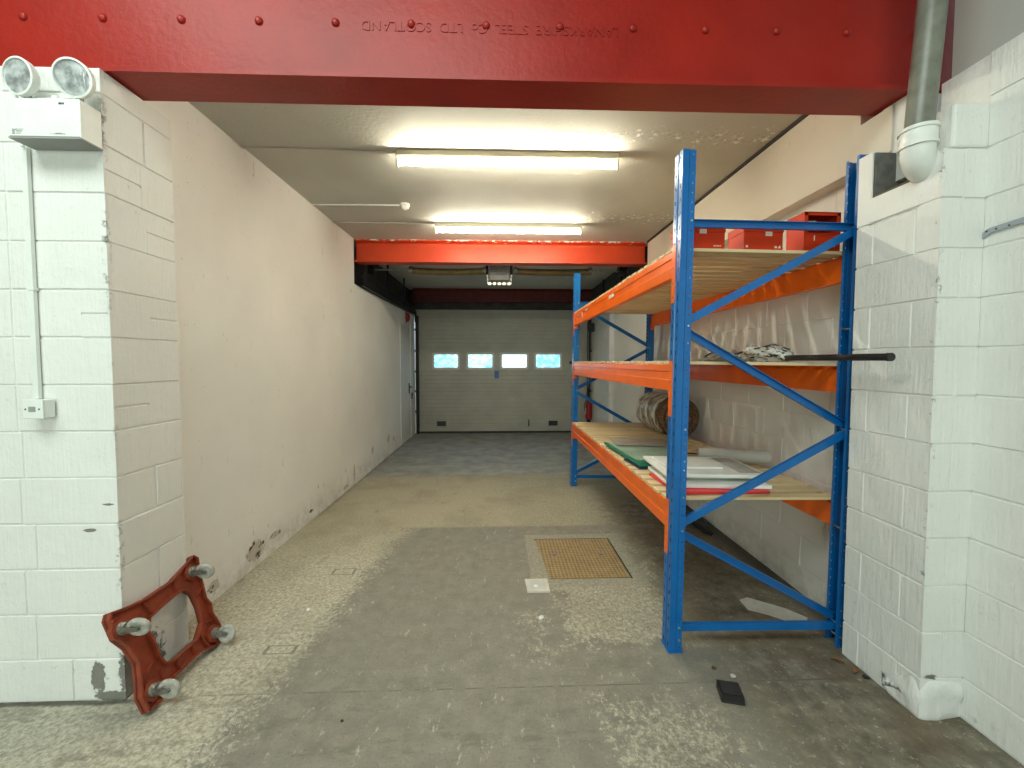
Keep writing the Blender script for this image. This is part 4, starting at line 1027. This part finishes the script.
MB().lathe((-0.01, 0.0, 0.005), (0, 0, 1), [(0, 0.016), (0.004, 0.012), (0.005, 0.004)], 12).build('dab', M['board_white'], tp)
bk = thing('black_block', 'small black plastic block lying on the floor near the right pier', 'plastic block', (1.145, 1.93, 0), math.radians(-14))
q = MB(); q.prism([(-0.052, -0.05, 0.0), (0.052, -0.05, 0.0), (0.050, -0.048, 0.036), (-0.050, -0.048, 0.036)], (0, 0.10, 0.0)); q.build('block_body', M['black'], bk)
q = MB(); q.box(-0.042, 0.042, -0.036, 0.044, 0.036, 0.040, 0.001); q.box(-0.040, 0.040, -0.0515, -0.049, 0.006, 0.014); q.build('raised_panel', M['rubber'], bk)
# crumpled paper and dark rag under the rack
def flat_scrap(name, pts, z, th, material, label, cat):
    cx_ = sum(p[0] for p in pts) / len(pts); cy_ = sum(p[1] for p in pts) / len(pts)
    o = MB().prism([(p[0] - cx_, p[1] - cy_, 0) for p in pts], (0, 0, th)).build(name, material, None, (cx_, cy_, z))
    return tag(o, label, cat)
flat_scrap('paper_sheet', [(1.66, 2.62), (1.67, 2.73), (1.74, 2.76), (1.92, 2.62), (1.99, 2.52), (1.94, 2.46), (1.84, 2.49), (1.76, 2.56)], 0.001, 0.004, M['paper'], 'pale paper sheet on the floor under the rack, near the wall', 'paper')
o = crumple(0, 0, 0.0, 0.95, 0.085, 0.05, 5.5, flat=0.35).build('black_rag', M['black'], None, (2.02, 3.78, 0)); tag(o, 'long crumpled black rag on the floor along the wall under the rack', 'rag')
dl_ = [((0.275, 2.58), 0.016, 'white chip of plaster on the floor below the access cover', M['board_white']), ((1.16, 2.11), 0.012, 'small rusty dark chip on floor by the front rack foot', M['roll_brown']), ((1.23, 2.05), 0.014, 'pale chip of plaster on floor just right of the front rack foot', M['paper']),
       ((-1.265, 2.72), 0.010, 'tiny white chip on the buff floor left of the grey paint', M['board_white']), ((-0.72, 1.85), 0.008, 'tiny black chip on the grey floor at the front', M['black']), ((1.92, 2.02), 0.016, 'small black crumb on the floor beside the right pier', M['black'])]
for (x, y), r, lab, mm in dl_:
    bm = bmesh.new(); bmesh.ops.create_icosphere(bm, subdivisions=2, radius=r)
    for v in bm.verts:
        v.co = v.co * (1 + 0.5 * noise.noise(v.co * 60 + Vector((x, y, 0)))); v.co.z = max(0, v.co.z * 0.5 + r * 0.35)
    q = MB(); q.frombm(bm); o = q.build('floor_chip', mm, None, (x, y, 0.0)); tag(o, lab, 'debris', 'small chips and crumbs on the floor')
# dead leaves and crumbs at the foot of the right pier
for i, (x, y, lab) in enumerate(((1.86, 2.13, 'brown dry leaf at the foot of the rear blue upright, left one'), (1.90, 2.06, 'brown dry leaf at the foot of the right pier, nearest the camera'))):
    q = MB(); n_ = 10; vs = []
    for k_ in range(n_ + 1):
        t = k_ / n_; w = 0.016 * math.sin(PI * t) + 0.0008
        zc = 0.006 + 0.012 * math.sin(PI * t)
        vs += [(-w, (t - 0.5) * 0.06, zc + 0.008), (0, (t - 0.5) * 0.06, zc), (w, (t - 0.5) * 0.06, zc + 0.006)]
    q.add(vs, [(3 * k_ + j, 3 * k_ + j + 1, 3 * k_ + j + 4, 3 * k_ + j + 3) for k_ in range(n_) for j in (0, 1)], True)
    o = q.build('dry_leaf', mat('dry_leaf', (0.22, 0.10, 0.04), 0.7), None, (x, y, 0)); o.rotation_euler = (0, 0, 0.9 + i * 1.4); tag(o, lab, 'leaf', 'dry leaves by the right pier')

# ------------------------------------------------------------------ dolly leaning on the left pier
D = Vector((-1.635, 1.90, 0.022)); Cc = Vector((-1.64, 2.43, 0.012)); A = Vector((-1.80, 1.94, 0.45))
dy = thing('furniture_dolly', 'terracotta plastic four-wheeled furniture dolly leaning against the left pier', 'dolly', (-1.64, 2.15, 0))
U = (Cc - D).normalized(); Vv = ((A - D) - U * (A - D).dot(U)).normalized(); Nn = U.cross(Vv); 
if Nn.x < 0: Nn = -Nn
org = D - Vector((-1.64, 2.15, 0))
def PL(u, v, n=0.0): return org + U * u + Vv * v + Nn * n
DS = 0.53; DV = 0.47
outer = [(0.0, 0.0), (0.07, -0.006), (0.17, 0.035), (0.36, 0.035), (0.46, -0.004), (0.53, 0.0), (0.545, 0.08), (0.53, 0.17), (0.545, 0.215), (0.53, 0.26), (0.548, 0.36), (0.565, 0.43), (0.585, 0.492), (0.56, 0.52), (0.46, 0.492),
         (0.37, 0.462), (0.20, 0.46), (0.10, 0.475), (0.02, 0.495), (0.0, 0.47), (0.0, 0.375), (0.03, 0.31), (0.045, 0.22), (0.02, 0.14), (-0.005, 0.08)]
inner = [(0.165, 0.125), (0.215, 0.108), (0.37, 0.11), (0.44, 0.165), (0.455, 0.25), (0.45, 0.33), (0.42, 0.375), (0.37, 0.38), (0.25, 0.37), (0.18, 0.36), (0.15, 0.31), (0.155, 0.25), (0.15, 0.17)]
q = MB(); q.prism([PL(u, v, -0.012) for u, v in outer], Nn * 0.010, [[PL(u, v, -0.012) for u, v in inner]])
def rim(pts, h0, h1, w, inward):
    n_ = len(pts); c0 = (sum(p[0] for p in pts) / n_, sum(p[1] for p in pts) / n_)
    for i in range(n_):
        a = pts[i]; c_ = pts[(i + 1) % n_]
        dx_, dy_ = c_[0] - a[0], c_[1] - a[1]; L = math.hypot(dx_, dy_); nx, ny = -dy_ / L * w * inward, dx_ / L * w * inward
        P = [PL(a[0], a[1], h0), PL(c_[0], c_[1], h0), PL(c_[0] + nx, c_[1] + ny, h0), PL(a[0] + nx, a[1] + ny, h0), PL(a[0], a[1], h1), PL(c_[0], c_[1], h1), PL(c_[0] + nx, c_[1] + ny, h1), PL(a[0] + nx, a[1] + ny, h1)]
        q.add(P, [(0, 1, 2, 3), (4, 5, 6, 7), (0, 1, 5, 4), (1, 2, 6, 5), (2, 3, 7, 6), (3, 0, 4, 7)])
rim(outer, -0.022, 0.018, 0.010, 1); rim(inner, -0.012, 0.018, 0.010, -1)
# castor mounting pads and moulded ribs
cpos = [(0.055, 0.065), (0.485, 0.060), (0.035, 0.400), (0.505, 0.440)]
for (u, v) in cpos:
    q.prism([PL(u + 0.052 * math.cos(t * PI / 4 + PI / 8), v + 0.048 * math.sin(t * PI / 4 + PI / 8), -0.004) for t in range(8)], Nn * 0.020)
for a, c_ in (((0.11, 0.03), (0.13, 0.11)), ((0.42, 0.02), (0.40, 0.10)), ((0.02, 0.13), (0.11, 0.17)), ((0.47, 0.30), (0.55, 0.33)), ((0.47, 0.14), (0.54, 0.12)), ((0.12, 0.33), (0.03, 0.33)), ((0.20, 0.37), (0.18, 0.44)), ((0.37, 0.38), (0.38, 0.45)), ((0.22, 0.04), (0.22, 0.09)), ((0.33, 0.04), (0.33, 0.09))):
    q.add([PL(a[0], a[1], -0.004), PL(c_[0], c_[1], -0.004), PL(c_[0], c_[1], 0.013), PL(a[0], a[1], 0.013)] + [PL(a[0] + 0.005, a[1] + 0.005, -0.004), PL(c_[0] + 0.005, c_[1] + 0.005, -0.004), PL(c_[0] + 0.005, c_[1] + 0.005, 0.013), PL(a[0] + 0.005, a[1] + 0.005, 0.013)],
          [(0, 1, 2, 3), (4, 5, 6, 7), (0, 1, 5, 4), (1, 2, 6, 5), (2, 3, 7, 6), (3, 0, 4, 7)])
q.build('frame', M['dolly'], dy)
for (u, v), sw_ in zip(cpos, ((0.15, -1.0), (-0.25, -1.0), (0.35, -1.0), (0.25, -1.0))):
    c = MB()
    base = PL(u, v, 0.016)
    c.lathe(base, Nn, [(0, 0.030), (0.006, 0.030), (0.010, 0.022), (0.018, 0.026), (0.022, 0.018)], 18)
    du = (U * sw_[0] + Vv * sw_[1]).normalized()          # trailing direction of the castor
    axl = du.cross(Nn).normalized()
    hub = base + Nn * 0.066 + du * 0.024
    for s in (-1, 1):
        p0 = base + Nn * 0.018 + axl * 0.017 * s; 
        c.prism([p0 - du * 0.020, p0 + du * 0.022, hub + axl * 0.017 * s + du * 0.010 + Nn * 0.006, hub + axl * 0.017 * s - du * 0.010 + Nn * 0.008], axl * 0.0025 * s)
    c.tube([hub - axl * 0.024, hub + axl * 0.024], 0.005, 10)
    cc = c.build('castor_fork', M['old_steel'], dy)
    w = MB().lathe(hub - axl * 0.0125, axl, [(0.005, 0.008), (0.005, 0.028), (0.0, 0.033), (0.001, 0.044), (0.006, 0.0485), (0.0125, 0.050), (0.019, 0.0485), (0.024, 0.044), (0.025, 0.033), (0.020, 0.028), (0.020, 0.008)], 30)
    wo = w.build('castor_wheel', M['castor_rubber'], cc)
    MB().lathe(hub - axl * 0.015, axl, [(0, 0.010), (0.002, 0.012), (0.028, 0.012), (0.030, 0.010)], 14).build('hub', M['old_steel'], wo)
